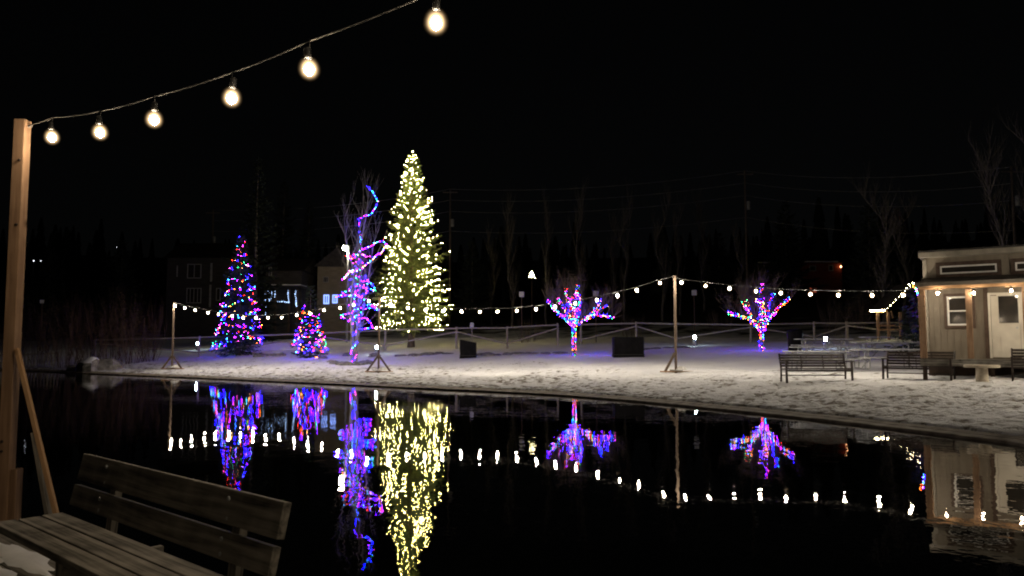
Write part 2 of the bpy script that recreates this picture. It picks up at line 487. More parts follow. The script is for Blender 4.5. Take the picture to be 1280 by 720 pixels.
wv = [(x, y, 0.) for x in (-75, -30, 0, 30) for y in (-28, 0, 30, 75)]
wf = [(i * 4 + j, (i + 1) * 4 + j, (i + 1) * 4 + j + 1, i * 4 + j + 1) for i in range(3) for j in range(3)]
wo = arr_mesh('water', wv, wf, water_mat()); wo['kind'] = 'structure'

# timber edging that follows the shore
eb = MB()
pts = SHORE
rows = []
for i, p in enumerate(pts):
    d = (pts[min(i + 1, len(pts) - 1)] - pts[max(i - 1, 0)]); d.z = 0; d.normalize()
    n = Vector((-d.y, d.x, 0))
    w = noise.noise((i * .7, 0, 0)) * .012
    row = []
    for off, z in ((0, -.4), (0, .035 + w), (.02, .055 + w), (.22, .085 + w), (.232, .07 + w), (.245, .09 + w), (.42, .125 + w), (.45, -.3)):
        q = p + n * off; row.append(len(eb.v)); eb.v.append(Vector((q.x, q.y, z)))
    rows.append(row)
for a, b in zip(rows, rows[1:]):
    for k in range(7):
        eb.f.append([a[k], b[k], b[k + 1], a[k + 1]]); eb.mi.append(0)
eb.f.append(rows[0]); eb.f.append(rows[-1][::-1]); eb.mi += [0, 0]
tag(eb.build('timber_edging', M['edging']), 'dark wet timber edging along the snowy pond shore', 'edging')

# ------------------------------------------------------------------ fairy lights
LED_MESH = {}
def led_mesh(colour, r):
    key = (colour, r)
    if key not in LED_MESH:
        m = MB().octa((0, 0, 0), r)
        me = bpy.data.meshes.new('bulb')
        me.from_pydata([tuple(v) for v in m.v], [], m.f)
        me.materials.append(M['led_' + colour] if 'led_' + colour in M else M[colour])
        LED_MESH[key] = me
    return LED_MESH[key]

def fairy(loc, pts, colours, r, label, group='fairy lights on the trees and shed', cable=None, keep=100, name='fairy_lights'):
    """a string of small lights: a cable and its bulbs; the hundred that show largest are parts, the rest one part"""
    root = thing(name, loc, label, 'fairy lights', group)
    loc = Vector(loc)
    c = Vector((0, 0, CAM_H))
    pr = [(p, random.choice(colours) if isinstance(colours, list) else colours) for p in pts]
    cb = MB()
    for ch in (cable or []):
        if len(ch) > 1: cb.tube(ch, .006, 3)
    if cb.v: cb.build('cable', M['green_cable'], root, loc)
    order = sorted(range(len(pr)), key=lambda i: (pr[i][0] - c).length)
    if len(order) > keep:
        head = order[:keep]; rest = order[keep:]
    else: head, rest = order, []
    for i in head:
        o = bpy.data.objects.new('bulb', led_mesh(pr[i][1], r)); COL.objects.link(o); o.parent = root; o.location = pr[i][0] - loc; o.scale = [random.uniform(.65, 1.2)] * 3
    if rest:
        names = sorted(set(pr[i][1] for i in rest)); mb = MB()
        for i in rest: mb.octa(pr[i][0], r * random.uniform(.65, 1.2), names.index(pr[i][1]))
        o = mb.build('bulb', [M['led_' + n] if 'led_' + n in M else M[n] for n in names], root, loc); o['kind'] = 'stuff'
    return root

# ------------------------------------------------------------------ conifers
def conifer(px, d, h, rad, seed, label, group=None, crown_from=.06, mat='needles', dens=1., droop=.18, name='spruce_tree', cat='tree', nw=1.):
    rng = np.random.default_rng(seed)
    b0 = base(px, d)
    root = thing(name, b0, label, cat, group)
    tb = MB()
    tp = [Vector((math.sin(k) * .03 * h / 10, math.cos(k * 1.3) * .03 * h / 10, -.3 + (h * .97 + .3) * k / 8)) for k in range(9)]
    tb.tube(tp, [max(.02, h * .0165 * (1 - k / 8.3)) * (1.35 if k == 0 else 1) for k in range(9)], 8)
    tb.build('trunk', M['bark' if nw < 2 else 'dim_bark'], root, smooth=True)
    V = []; Fc = []; tips = []
    z = h * crown_from
    step = .30 / dens
    def quad(a, bb, w):
        i = len(V); mid = (a + bb) * .5 + w * .0
        V.extend([a - w * .35, mid - w, bb, mid + w, ]); Fc.append((i, i + 1, i + 2, i + 3))
    lev = 0
    while z < h * .985:
        t = (z - h * crown_from) / (h * (1 - crown_from))
        prof = (1 - t) ** .86 * min(1., .72 + t * 2.6)
        nb = max(4, int((5 + 5 * (1 - t)) * dens))
        a0 = rng.uniform(0, 6.28)
        for k in range(nb):
            az = a0 + 6.283 * k / nb + rng.normal(0, .16)
            Ln = rad * prof * rng.uniform(.7, 1.13) + .12
            if rng.random() < .06: Ln *= 1.15
            dirh = np.array([math.cos(az), math.sin(az), 0.])
            side = np.array([-math.sin(az), math.cos(az), 0.])
            up0 = -droop - .25 * (1 - t) + .75 * t + rng.normal(0, .06)
            z0 = z + rng.uniform(-.12, .12)
            def pt(u, dirh=dirh, Ln=Ln, z0=z0, up0=up0, t=t):
                return dirh * (Ln * u) + np.array([0, 0, z0 + Ln * (up0 * u + .28 * u * u * (1 - t) )])
            n = max(3, int(Ln / (.17 / dens)) )
            prev = pt(0.08)
            for q in range(1, n + 1):
                u = q / n
                p = pt(u)
                tl = (Ln * .34 * (1 - u) ** .7 + .16) * rng.uniform(.75, 1.2)
                for sg in (-1, 1):
                    dv = dirh * rng.uniform(.55, .9) + side * sg * rng.uniform(.55, .95) + np.array([0, 0, rng.uniform(-.45, .12)])
                    dv /= np.linalg.norm(dv)
                    e = p + dv * tl
                    w = np.cross(dv, np.array([0, 0, 1.])); w /= np.linalg.norm(w) + 1e-9
                    wd = (.045 + .03 * rng.random()) * nw
                    ang = rng.uniform(-.8, .8)
                    upv = np.cross(w, dv)
                    w = w * math.cos(ang) + upv * math.sin(ang)
                    quad(p, e, w * wd)
                    if tl > .3:
                        for f_ in (.35, .68):
                            pp = p + dv * tl * f_
                            dv2 = dv + side * sg * .5 * (1 if f_ < .5 else -1) + np.array([0, 0, rng.uniform(-.6, .2)])
                            dv2 /= np.linalg.norm(dv2)
                            w2 = np.cross(dv2, np.array([.2, .1, 1.])); w2 /= np.linalg.norm(w2) + 1e-9
                            quad(pp, pp + dv2 * tl * .5, w2 * wd * .8)
                prev = p
            e = pt(1.) + dirh * .16
            w = side * .04
            quad(pt(.85), e, w)
            tips.append((pt, az, t, Ln))
        z += step * (.62 + .5 * (1 - t)) * (h / 12 if h > 12 else 1) * rng.uniform(.85, 1.15)
        lev += 1
    top = np.array([0, 0, h])
    for k in range(8):
        a = rng.uniform(0, 6.28); zz = h - rng.uniform(0, .7)
        dv = np.array([math.cos(a) * .5, math.sin(a) * .5, .9]); quad(np.array([0, 0, zz - .2]), np.array([0, 0, zz - .2]) + dv * .32, np.array([-math.sin(a), math.cos(a), 0]) * .035)
    quad(np.array([0, 0, h - .7]), top, np.array([.03, 0, 0])); quad(np.array([0, 0, h - .7]), top, np.array([0, .03, 0]))
    arr_mesh('crown', [tuple(map(float, v)) for v in V], Fc, M[mat], root)
    return root, b0, tips

def height_for(px, py_top, d):
    return P(px, py_top, d).z - base(px, d).z

# the big tree
BD = 62.
h = height_for(514, 190, BD)
root, b0, tips = conifer(514, BD, h, 3.6, 3, 'tall full spruce with a bare trunk foot, lit in warm white', crown_from=.12, dens=1.12)
rng = np.random.default_rng(5)
wts = np.array([(t[3] + .35) for t in tips]); wts /= wts.sum()
pl = []
for i in rng.choice(len(tips), 900, p=wts):
    pt, az, t, Ln = tips[i]
    if math.sin(az) > .5 and rng.random() < .7: continue
    u = rng.uniform(.42, 1.02)
    p = pt(u)
    out = np.array([math.cos(az), math.sin(az), .3]) * .09
    pl.append(Vector(p + out) + b0)
pl.append(b0 + Vector((0, 0, h + .03))); pl.append(b0 + Vector((.03, -.08, h - .3))); pl.append(b0 + Vector((-.1, -.1, h - .62)))
left = sorted(pl, key=lambda p: p.z); chain = [left.pop(0)]
while left:                                   # one cable that goes from each light to the nearest one left
    j = min(range(len(left)), key=lambda q: (left[q] - chain[-1]).length_squared); chain.append(left.pop(j))
chains = [chain]
fairy(b0, pl, 'yellow_led', .019, 'warm white fairy lights all over the tallest spruce', cable=chains)

def spiral_lights(b0, tips, h, turns, spacing, seed, z0f, rad, thin=.95, wob=.12):
    rng = np.random.default_rng(seed)
    out = []; t = 0.
    while t < 1:
        zz = h * (z0f + (1 - z0f) * t ** .92)
        r = rad * (1 - (zz / h)) ** .85 * .97 + .07
        az = turns * 6.283 * t + seed
        circ = math.hypot(6.283 * turns * r, h / 1.2)
        p = Vector((math.cos(az) * r, math.sin(az) * r, zz + .16 * math.sin(az * 2.3 + seed) * r + rng.normal(0, .06)))
        p += Vector(rng.normal(0, wob, 3) * (.3 + .7 * (1 - t)))
        if rng.random() > max(0., zz / h - .3) * thin: out.append(b0 + p)
        t += spacing / circ * rng.uniform(.7, 1.3)
    return out

h = height_for(299, 293, 60)
root, b0, tips = conifer(299, 60, h, 2.05, 21, 'narrow dark spruce wrapped in coloured lights, by the left post', crown_from=.04, mat='blue_needles')
pl = spiral_lights(b0, tips, h, 9.5, .15, 2, .06, 1.95)
fairy(b0, pl, MIX + ['blue'] * 3 + ['violet'] * 1, .021, 'coloured fairy lights spiralling up the taller of the two dark spruces', cable=[pl])
h = height_for(388, 357, 54)
root, b0, tips = conifer(388, 54, h, 1.25, 22, 'short dark spruce wrapped in coloured lights, left of the bare lit tree', crown_from=.04, mat='blue_needles')
pl = spiral_lights(b0, tips, h, 8.5, .12, 4, .05, 1.15, 2.1)
fairy(b0, pl, MIX + ['blue'] * 5 + ['violet'] * 2, .02, 'coloured fairy lights on the shortest spruce', cable=[pl])

# spruce with coloured lights beside the cabin
h = height_for(1148, 356, 36)
root, b0, tips = conifer(1150, 36, h, 1.5, 23, 'dark spruce half hidden behind the cabin corner post', crown_from=.05, mat='blue_needles')
pl = []
for a, b in (((1142, 358), (1148, 366)), ((1147, 366), (1150, 378)), ((1150, 380), (1157, 388)), ((1156, 386), (1163, 396)), ((1162, 397), (1156, 404))):
    for k in range(6):
        t = k / 6; pl.append(P(a[0] + (b[0] - a[0]) * t + random.uniform(-1, 1), a[1] + (b[1] - a[1]) * t, 35.2 - t * .3))
fairy(b0, pl, MIX, .026, 'coloured fairy lights on the spruce beside the cabin', cable=[pl])

# ------------------------------------------------------------------ bare trees
def grow(mb, p, d, L, r, level, rng, spread=.5, up=.25, tips=None, n=4):
    """a limb with side shoots"""
    p = Vector(p); d = Vector(d).normalized(); pts = [p.copy()]; rad = [r]
    k = 4 if level > 0 else 3
    for i in range(k):
        d = (d + Vector((rng.uniform(-.18, .18), rng.uniform(-.18, .18), rng.uniform(-.05, .14) + up * .2))).normalized()
        p = p + d * (L / k); pts.append(p.copy()); rad.append(r * (1 - .8 * (i + 1) / k) + .002)
    mb.tube(pts, rad, 5 if r > .03 else 3, cap=False)
    if tips is not None: tips.append(pts[-1])
    if level <= 0: return
    for i in range(1, k + 1):
        for _ in range(n if i < k else n + 1):
            if rng.random() < .25: continue
            a = rng.uniform(0, 6.28)
            sd = Vector((math.cos(a), math.sin(a), rng.uniform(-.1, .6)))
            dd = (d * (1 - spread) + sd * spread + Vector((0, 0, up))).normalized()
            t = rng.uniform(.5, 1)
            q = pts[i - 1].lerp(pts[i], t)
            grow(mb, q, dd, L * rng.uniform(.35, .6), max(.004, rad[i] * .55), level - 1, rng, spread, up, tips, n)

def helix(pts, r, spacing, pitch, seed):
    """points of a light string wound about a limb"""
    out = []; ang = seed; carry = 0.
    for a, b in zip(pts, pts[1:]):
        d = b - a; L = d.length; x = d.normalized()
        u = x.cross(Vector((.2, 1, .1))).normalized(); w = x.cross(u)
        s = carry
        while s < L:
            ang += 6.283 * spacing / pitch
            out.append(a + x * s + (u * math.cos(ang) + w * math.sin(ang)) * r + Vector([random.gauss(0, .018) for _ in range(3)]))
            s += spacing * random.uniform(.75, 1.25) * .85
        carry = 0.
    return out

def lit_tree(px, d, trunk_px, limbs, seed, label, lights_label, r0=.085, sp=.064):
    rng = random.Random(seed)
    b0 = base(px, d)
    root = thing('ornamental_tree', b0, label, 'tree', 'bare lit trees on the lawn')
    off = b0.z - P(trunk_px[0][0], trunk_px[0][1], d).z
    fix = lambda x, y, dd: P(x, y, dd) + Vector((0, 0, off * max(0., (y - 395) / 45)))
    tr = [fix(x, y, d) for x, y in trunk_px]
    mb = MB(); mb.tube([tr[0] - Vector((0, 0, .2))] + tr, [r0 * 1.5, r0 * 1.2] + [r0 * (1 - .25 * i / len(tr)) for i in range(len(tr) - 1)], 8)
    mb.build('trunk', M['bark'], root, b0, smooth=True)
    cb = MB(); L_ = helix(tr, r0 * 1.3, sp * .8, .13, seed); ch = [L_]
    for i, (dy, lp) in enumerate(limbs):
        q = [fix(x, y, d + dy * k / (len(lp) - 1)) for k, (x, y) in enumerate(lp)]
        n = len(q)
        rad = [r0 * .62 * (1 - .72 * k / (n - 1)) for k in range(n)]
        e = q[-1] + (q[-1] - q[-2]).normalized() * .5 + Vector((0, 0, .25))
        cb.tube(q + [e], rad + [.008], 6)
        hl = helix(q, .07, sp, .2, i)
        L_ = L_ + hl; ch.append(hl)
        for k in range(1, n):
            for _ in range(7):
                a = rng.uniform(0, 6.28)
                dd = Vector((math.cos(a) * .6, math.sin(a) * .6, rng.uniform(.3, 1.))) + (q[k] - q[k - 1]).normalized() * .6
                grow(cb, q[k - 1].lerp(q[k], rng.random()), dd, rng.uniform(.7, 1.35), .012, 1, rng, .5, .2, n=2)
    cb.build('crown', M['twig'], root, b0)
    fairy(b0, L_, MIX + ['cyan', 'gold', 'blue', 'pink', 'violet', 'green', 'red'], .0158, lights_label, cable=ch)

lit_tree(718, 45.7, [(718, 441), (717.5, 425), (718, 408)],
         [(-.7, [(717, 408), (706, 398), (693, 387), (683, 374)]), (.5, [(717, 406), (708, 393), (703, 381), (697, 372)]),
          (-.3, [(718, 404), (712, 390), (709, 376), (707, 360)]), (.6, [(718, 404), (717, 388), (719, 372), (722, 356)]),
          (-.5, [(719, 404), (724, 388), (724, 370), (719, 364)]), (.4, [(719, 406), (729, 400), (741, 391), (752, 374)]),
          (-.6, [(731, 399), (744, 394), (757, 395), (768, 397)]), (.3, [(742, 391), (750, 386), (760, 382)]), (-.8, [(717, 400), (721, 390), (712, 380), (714, 370)])],
         31, 'bare spreading tree wound in coloured lights, left of the middle of the lawn', 'coloured fairy lights wound round the spreading bare tree by the low black box')
lit_tree(952, 43.5, [(952, 438), (952, 424), (952, 413)],
         [(-.6, [(951, 414), (945, 404), (937, 398), (924, 395), (909, 391)]), (.5, [(950, 413), (940, 402), (936, 388), (933, 374)]),
          (-.4, [(936, 392), (931, 383), (928, 376)]), (.6, [(951, 412), (953, 395), (948, 377), (953, 355)]),
          (-.5, [(953, 413), (958, 396), (962, 380), (967, 366)]), (.5, [(954, 412), (963, 396), (975, 383), (988, 372)]), (-.7, [(953, 410), (955, 390), (953, 378), (943, 375)]),
          (.2, [(952, 411), (949, 396), (951, 384), (954, 372)])],
         37, 'bare spreading tree wound in coloured lights, behind the picnic tables', 'coloured fairy lights wound round the bare tree nearest the picnic tables')

# the tall bare birch with looping lights
BD = 48.
b0 = base(443, BD)
broot = thing('birch_tree', b0, 'tall slim bare tree with pale stems and looping lights', 'tree', 'bare lit trees on the lawn')
rg = random.Random(4)
mb = MB(); cb = MB()
stems = [[(441, 450), (440, 420), (438, 385), (441, 350), (448, 322), (450, 290), (455, 245)], [(444, 450), (446, 415), (449, 370), (451, 330), (452, 300), (459, 262), (461, 235)],
         [(442, 450), (441, 400), (444, 360), (440, 330), (432, 300), (430, 270)], [(445, 449), (449, 410), (458, 365), (463, 330), (468, 300)]]
spts = []
for i, st in enumerate(stems):
    q = [P(x, y, BD + (.35 * (i - 1.5)) * k / 5) for k, (x, y) in enumerate(st)]
    q[0] = Vector((q[0].x, q[0].y, b0.z - .2)); spts.append(q)
    mb.tube(q, [(.085 if i < 2 else .06) * (1 - .82 * k / (len(q) - 1)) + .006 for k in range(len(q))], 7)
    for k in range(2, len(q)):
        for _ in range(4):
            a = rg.uniform(0, 6.28)
            grow(cb, q[k - 1].lerp(q[k], rg.random()), Vector((math.cos(a) * .5, math.sin(a) * .5, 1.)), rg.uniform(.9, 2.), .012, 1, rg, .35, .35, n=2)
loops = [[(459, 233), (466, 240), (472, 253), (466, 266), (455, 271), (449, 274), (450, 290), (452, 305), (453, 312)],
         [(453, 312), (461, 309), (470, 303), (479, 301), (484, 306), (476, 316), (466, 322), (456, 320), (449, 315), (441, 320), (432, 319), (438, 324), (447, 320)],
         [(470, 320), (462, 327), (455, 333), (447, 339), (438, 338), (432, 346), (428, 349), (437, 339), (443, 341)],
         [(452, 352), (460, 351), (466, 357), (469, 364), (463, 361), (455, 359), (447, 357)], [(437, 362), (428, 367), (420, 371), (434, 369), (446, 370), (455, 372)],
         [(453, 386), (462, 385), (470, 384), (473, 389), (463, 380), (455, 383)], [(442, 391), (434, 392), (426, 394), (431, 398), (425, 397)],
         [(449, 398), (458, 397), (462, 403), (465, 409), (458, 411), (449, 411)]]
bl = []; bc = []
for i, lp in enumerate(loops):
    q = [P(x, y, BD + .45 * math.sin(i * 2.1 + k * .9)) for k, (x, y) in enumerate(lp)]
    c_ = []
    for a, b in zip(q, q[1:]):
        L = (b - a).length; n = max(1, int(L / .1))
        for k in range(n): c_.append(a.lerp(b, (k + random.uniform(-.2, .2)) / n) + Vector([random.gauss(0, .025) for _ in range(3)]))
    bl += [(p, i) for p in c_]; bc.append(c_)
    for p in q[1::2]:                      # a branch under every loop
        st = min(spts, key=lambda s: min((v - p).length for v in s)); v0 = min((v for v in st if v.z < p.z + .1), key=lambda v: (v - p).length, default=st[0])
        mid = v0.lerp(p, .5) + Vector((0, 0, -.12))
        cb.tube([v0, mid, p, p + (p - mid) * .6 + Vector((0, 0, .2))], [.022, .015, .009, .004], 4)
tw = helix([Vector((b0.x, b0.y, b0.z)), P(443, 428, BD), P(443, 404, BD)], .19, .07, .13, 1) + helix([P(443, 404, BD), P(446, 370, BD), P(450, 330, BD), P(453, 312, BD)], .15, .1, .5, 2) + helix([P(440, 404, BD), P(440, 370, BD), P(442, 340, BD), P(449, 318, BD)], .2, .12, .6, 4) + helix([P(445, 404, BD), P(455, 372, BD), P(460, 345, BD)], .15, .12, .6, 1)
mb.build('trunk', M['pale_bark'], broot, b0, smooth=True); cb.build('crown', M['pale_bark'], broot, b0)
pp = []; cc = []
BV = ['blue', 'blue', 'violet', 'violet', 'blue', 'cyan', 'pink', 'green']
for p, i in bl:
    pp.append(p); cc.append(random.choice(['red', 'pink', 'blue', 'gold', 'violet', 'violet', 'cyan', 'orange'] if i in (1, 2) else BV + ['blue']))
for p in tw: pp.append(p); cc.append(random.choice(BV))
root = thing('fairy_lights', b0, 'blue and red fairy lights looping through the tall slim bare tree', 'fairy lights', 'fairy lights on the trees and shed')
cbm = MB()
for c_ in bc + [tw]: cbm.tube(c_, .006, 3)
cbm.build('cable', M['green_cable'], root, b0)
order = list(range(len(pp))); random.shuffle(order)
for i in order[:100]:
    o = bpy.data.objects.new('bulb', led_mesh(cc[i], .017)); COL.objects.link(o); o.parent = root; o.location = pp[i] - b0
names = sorted(set(cc)); mb = MB()
for i in order[100:]: mb.octa(pp[i], .017, names.index(cc[i]))
mb.build('bulb', [M['led_' + n] for n in names], root, b0)['kind'] = 'stuff'

# ------------------------------------------------------------------ festoon string lights
def mesh_of(name, mb, m, smooth=True):
    me = bpy.data.meshes.new(name); me.from_pydata([tuple(v) for v in mb.v], [], mb.f); me.materials.append(M[m])
    me.polygons.foreach_set('use_smooth', [smooth] * len(me.polygons)); return me
def bulb_parts(rc, r, matn):
    """filament core, added halo sphere round it, socket above"""
    core = mesh_of('bulb', MB().lathe([(rc * .3, -rc * 1.1), (rc * .85, -rc * .5), (rc, 0), (rc * .8, rc * .6), (rc * .3, rc * 1.1)], 8), matn)
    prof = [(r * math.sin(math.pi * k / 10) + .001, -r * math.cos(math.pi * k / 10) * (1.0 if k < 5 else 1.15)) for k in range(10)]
    glow_halo = mesh_of('glow_halo', MB().lathe(prof, 14), 'glow_halo')
    ms = mesh_of('socket', MB().lathe([(.02, .066), (.021, .075), (.021, .125), (.014, .135)], 8), 'socket')
    return core, glow_halo, ms
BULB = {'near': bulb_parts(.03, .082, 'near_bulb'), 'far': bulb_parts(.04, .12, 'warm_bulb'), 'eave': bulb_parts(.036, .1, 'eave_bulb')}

def festoon(ends, bulbs, kind, label, cr=.011, drop=.17, name='string_light'):
    """ends: the two fixed points; bulbs: world positions of the bulbs"""
    root = thing(name, ends[0], label, 'string lights', 'bulb strings slung between posts')
    o0 = Vector(ends[0])
    r = .07
    path = [Vector(ends[0])] + [b + Vector((0, 0, drop)) for b in bulbs] + [Vector(ends[1])]
    fine = []
    for a, b in zip(path, path[1:]):
        L = (b - a).length
        for k in range(4):
            t = k / 4; p = a.lerp(b, t); p.z -= min(.009, L * .01) * 4 * t * (1 - t); fine.append(p)
    fine.append(path[-1])
    mb = MB(); mb.tube(fine, cr, 5)
    for b in bulbs:
        mb.tube([b + Vector((0, 0, drop + .012)), b + Vector((0, 0, .13))], cr * .8, 4)
    mb.build('cable', M['cable'], root, o0)
    me, mg, ms = BULB[kind]
    for b in bulbs:
        o = bpy.data.objects.new('bulb', me); COL.objects.link(o); o.parent = root; o.location = b - o0
        o.rotation_euler = (random.uniform(-.15, .15), random.uniform(-.15, .15), random.uniform(0, 6))
        for nm, q in (('glow_halo', mg), ('socket', ms)):
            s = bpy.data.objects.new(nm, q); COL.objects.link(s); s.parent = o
    return root

def lerp(a, b, t): return a + (b - a) * t
POST_L, POST_M, POST_R = (49., 217, 457, 379), (40., 474, 462, 372), (33.2, 842, 460, 345)

spanA = [(219, 382), (231, 385), (244, 388), (260, 391), (273, 393), (290, 395), (304, 397), (320, 397.5), (335, 397.5), (352, 397), (371, 394), (388, 392), (405, 388), (425, 385), (442, 381), (461, 376.5)]
spanB = [(488, 380.5), (510, 385), (532, 387.5), (554, 389), (577, 389.5), (600, 390), (622, 389.5), (646, 388.5), (670, 386.5), (694, 383.5), (719, 379.5), (746, 375), (772, 369.5), (796, 363), (825, 354)]
spanC = [(852, 353.5), (882, 357.5), (912, 361), (945, 364), (976, 366.5), (1013, 368), (1048, 369), (1090, 369.5), (1129, 369)]
def span_pts(lst, x0, x1, d0, d1): return [P(x, y, lerp(d0, d1, (x - x0) / (x1 - x0))) for x, y in lst]
topL = P(217, 379.5, 49); topM = P(474, 372.5, 40); topR = P(840, 346, 33.2)
festoon((topL, topM), span_pts(spanA, 217, 474, 48.9, 40.1), 'far', 'string of warm bulbs between the left and middle shore posts')
festoon((topM, topR), span_pts(spanB, 474, 840, 39.9, 33.3), 'far', 'string of warm bulbs between the middle and right shore posts')

# shore posts
def light_post(px, d, py_top, label, lean=0., one=False, rz=0.):
    b0 = base(px, d)
    top = P(px, py_top, d); h = top.z - b0.z
    root = thing('light_post', b0, label, 'post', 'wooden posts that hold the bulb strings', rz)
    mb = MB().bar((lean, 0, -.2), (0, 0, h), .09, .09); mb.build('post', M['old_pine'], root, bevel=.008)
    for sx in ((-1, 1) if not one else (-1,)):
        MB().bar((sx * (.62 if not one else .5), 0, .04), (sx * .04, 0, .85), .06, .1).build('brace', M['old_pine'], root, bevel=.005)
    MB().bar((-.7, 0, .06), (.75, 0, .05), .14, .05).build('base_board', M['pine_x'], root, bevel=.005)
    MB().bar((0, -.6, .1), (0, .6, .1), .14, .05).build('base_board', M['grey_wood'], root, bevel=.005)
    mb = MB()
    for k in range(10):
        a = k * .63; mb.v.append(Vector((math.cos(a) * .3 * (1 + .2 * math.sin(k * 2.1)) + .2, math.sin(a) * .26, .12)))
    c = len(mb.v)
    for k in range(10):
        a = k * .63; mb.v.append(Vector((math.cos(a) * .18 + .2, math.sin(a) * .16, .25 + .03 * math.sin(k))))
    for k in range(10): mb.f.append([k, (k + 1) % 10, c + (k + 1) % 10, c + k]); mb.mi.append(0)
    mb.f.append([c + k for k in range(10)]); mb.mi.append(0)
    s = mb.build('snow_covered_weight', M['pad'], root, smooth=True)
    return root
light_post(217, 49, 378, 'slim wooden light post with a split foot, nearest the dark shrubs')
light_post(474, 40, 371, 'slim wooden light post with a split foot, in front of the tall lit spruce')
light_post(844, 33.2, 344.5, 'wooden light post with one slanted brace, right of the low black box', one=True, rz=.15)

# ------------------------------------------------------------------ dock, near bench, near post
DZ = .45
SEAT = DZ + .45
bl_ = onz(78, 640, SEAT); fl_ = onz(9, 656, SEAT)
tl_ = onz(105, 567, SEAT + .335); tr_ = onz(356, 628, SEAT + .335)
ux = (tr_ - tl_); ux.z = 0; Lb = ux.length; ux.normalize()          # along the bench, to the right
uy = Vector((-ux.y, ux.x, 0))                                        # towards the water
if uy.y < 0: uy = -uy
UZ = Vector((0, 0, 1))
BL = tl_.copy(); BL.z = DZ                                          # bench origin: under the top board's left end
root = thing('dock_bench', BL, 'weathered grey plank bench with two back boards on the dock', 'bench')
def bp(a, b, z): return BL + ux * a + uy * b + UZ * z
lean = .10
def backboard(z0, z1, a0, a1, off):
    m = (z0 + z1) / 2
    board('back_board', bp(a0, off, m), bp(a1, off, m), .04, z1 - z0, M['grey_wood'], root, BL, up=(uy * .22 + UZ))
backboard(.632, .785, 0, Lb, 0.)
backboard(.482, .602, -.03, Lb - .02, -.03)
SB = (bl_ - BL).dot(uy) - .0; SA = (bl_ - BL).dot(ux); W = .112
for k in range(3):
    y_ = SB - W / 2 - k * (W + .011)
    board('seat_board', bp(SA + .015 * (k % 2), y_, .43), bp(Lb + .06 - .03 * (k % 2), y_, .43), W, .04, M['grey_wood'], root, BL)
for a in (.4, Lb - .42):
    for z_, b_ in ((.66, -.024), (.75, -.02), (.51, -.053), (.575, -.05)):
        MB().lathe([(.011, 0), (.011, .006), (.006, .009)], 8).build('bolt', M['galv'], root).matrix_local = Matrix.Translation(bp(a, b_, z_) - BL) @ (-uy).to_track_quat('Z', 'Y').to_matrix().to_4x4()
    board('back_support', bp(a, .0, .2), bp(a, .047, .72), .04, .07, M['grey_wood'], root, BL, up=ux)
for a in (.95, Lb - .36):
    board('leg', bp(a, SB - .05, 0), bp(a, SB - .05, .408), .08, .08, M['grey_wood'], root, BL, up=ux)
    board('leg', bp(a, SB - .3, 0), bp(a, SB - .3, .408), .08, .08, M['grey_wood'], root, BL, up=ux)
    board('seat_bearer', bp(a + .065, SB - .34, .36), bp(a + .065, .03, .36), .04, .09, M['grey_wood'], root, BL)

# dock of planks
edge = .14
droot = thing('dock', BL, 'weathered plank dock with trodden snow under the bench', 'dock')
a0, a1 = -3.1, Lb + 3.6
for k in range(26):
    y0 = edge - .075 - k * .152
    board('plank', bp(a0 + .02 * math.sin(k * 3), y0, -.02), bp(a1, y0, -.02), .14, .04, M['grey_wood'], droot, BL)
board('rim_board', bp(a0, edge + .022, -.1), bp(a1, edge + .022, -.1), .04, .2, M['grey_wood'], droot, BL)
board('rim_board', bp(a0 - .03, edge, -.1), bp(a0 - .03, edge - 3.9, -.1), .04, .2, M['grey_wood'], droot, BL)
for a in (a0 + .3, a0 + 3.2, a0 + 6.1, a1 - .3):
    for b in (edge - .2, edge - 3.6):
        MB().tube([bp(a, b, -2.2), bp(a, b, -.045)], .1, 8).build('pile', M['grey_post'], droot, BL)
# patches of trodden snow on the planks
def snow_patch(ca, cb_, ra, rb, seed):
    n = 34; mb = MB(); top = []
    for ring, (s, z) in enumerate(((1., .002), (.82, .012), (.4, .017))):
        for k in range(n):
            a = 6.283 * k / n
            w = 1 + .38 * noise.noise((math.cos(a) * 2.2 + seed, math.sin(a) * 2.2, ring * .2)) + .22 * noise.noise((math.cos(a) * 7 + seed, math.sin(a) * 7, 3))
            mb.v.append(bp(ca + math.cos(a) * ra * s * w, cb_ + math.sin(a) * rb * s * w, z))
    for r_ in range(2):
        for k in range(n): mb.f.append([r_ * n + k, r_ * n + (k + 1) % n, (r_ + 1) * n + (k + 1) % n, (r_ + 1) * n + k]); mb.mi.append(0)
    mb.f.append([2 * n + k for k in range(n)]); mb.mi.append(0)
    return mb
p0 = onz(35, 700, DZ) - BL
sa, sb = p0.dot(ux), p0.dot(uy)
sp_ = snow_patch(sa - .1, sb - .02, .55, .11, 1)
for args in ((sa + .15, sb - .32, .5, .16, 4), (sa - .5, sb - .2, .4, .2, 9), (sa + .2, sb - .75, .7, .2, 13)):
    q = snow_patch(*args); b_ = len(sp_.v); sp_.v += q.v; sp_.f += [[i + b_ for i in f] for f in q.f]; sp_.mi += q.mi
tag(sp_.build('snow', M['snow'], None, BL, smooth=True), kind='stuff')

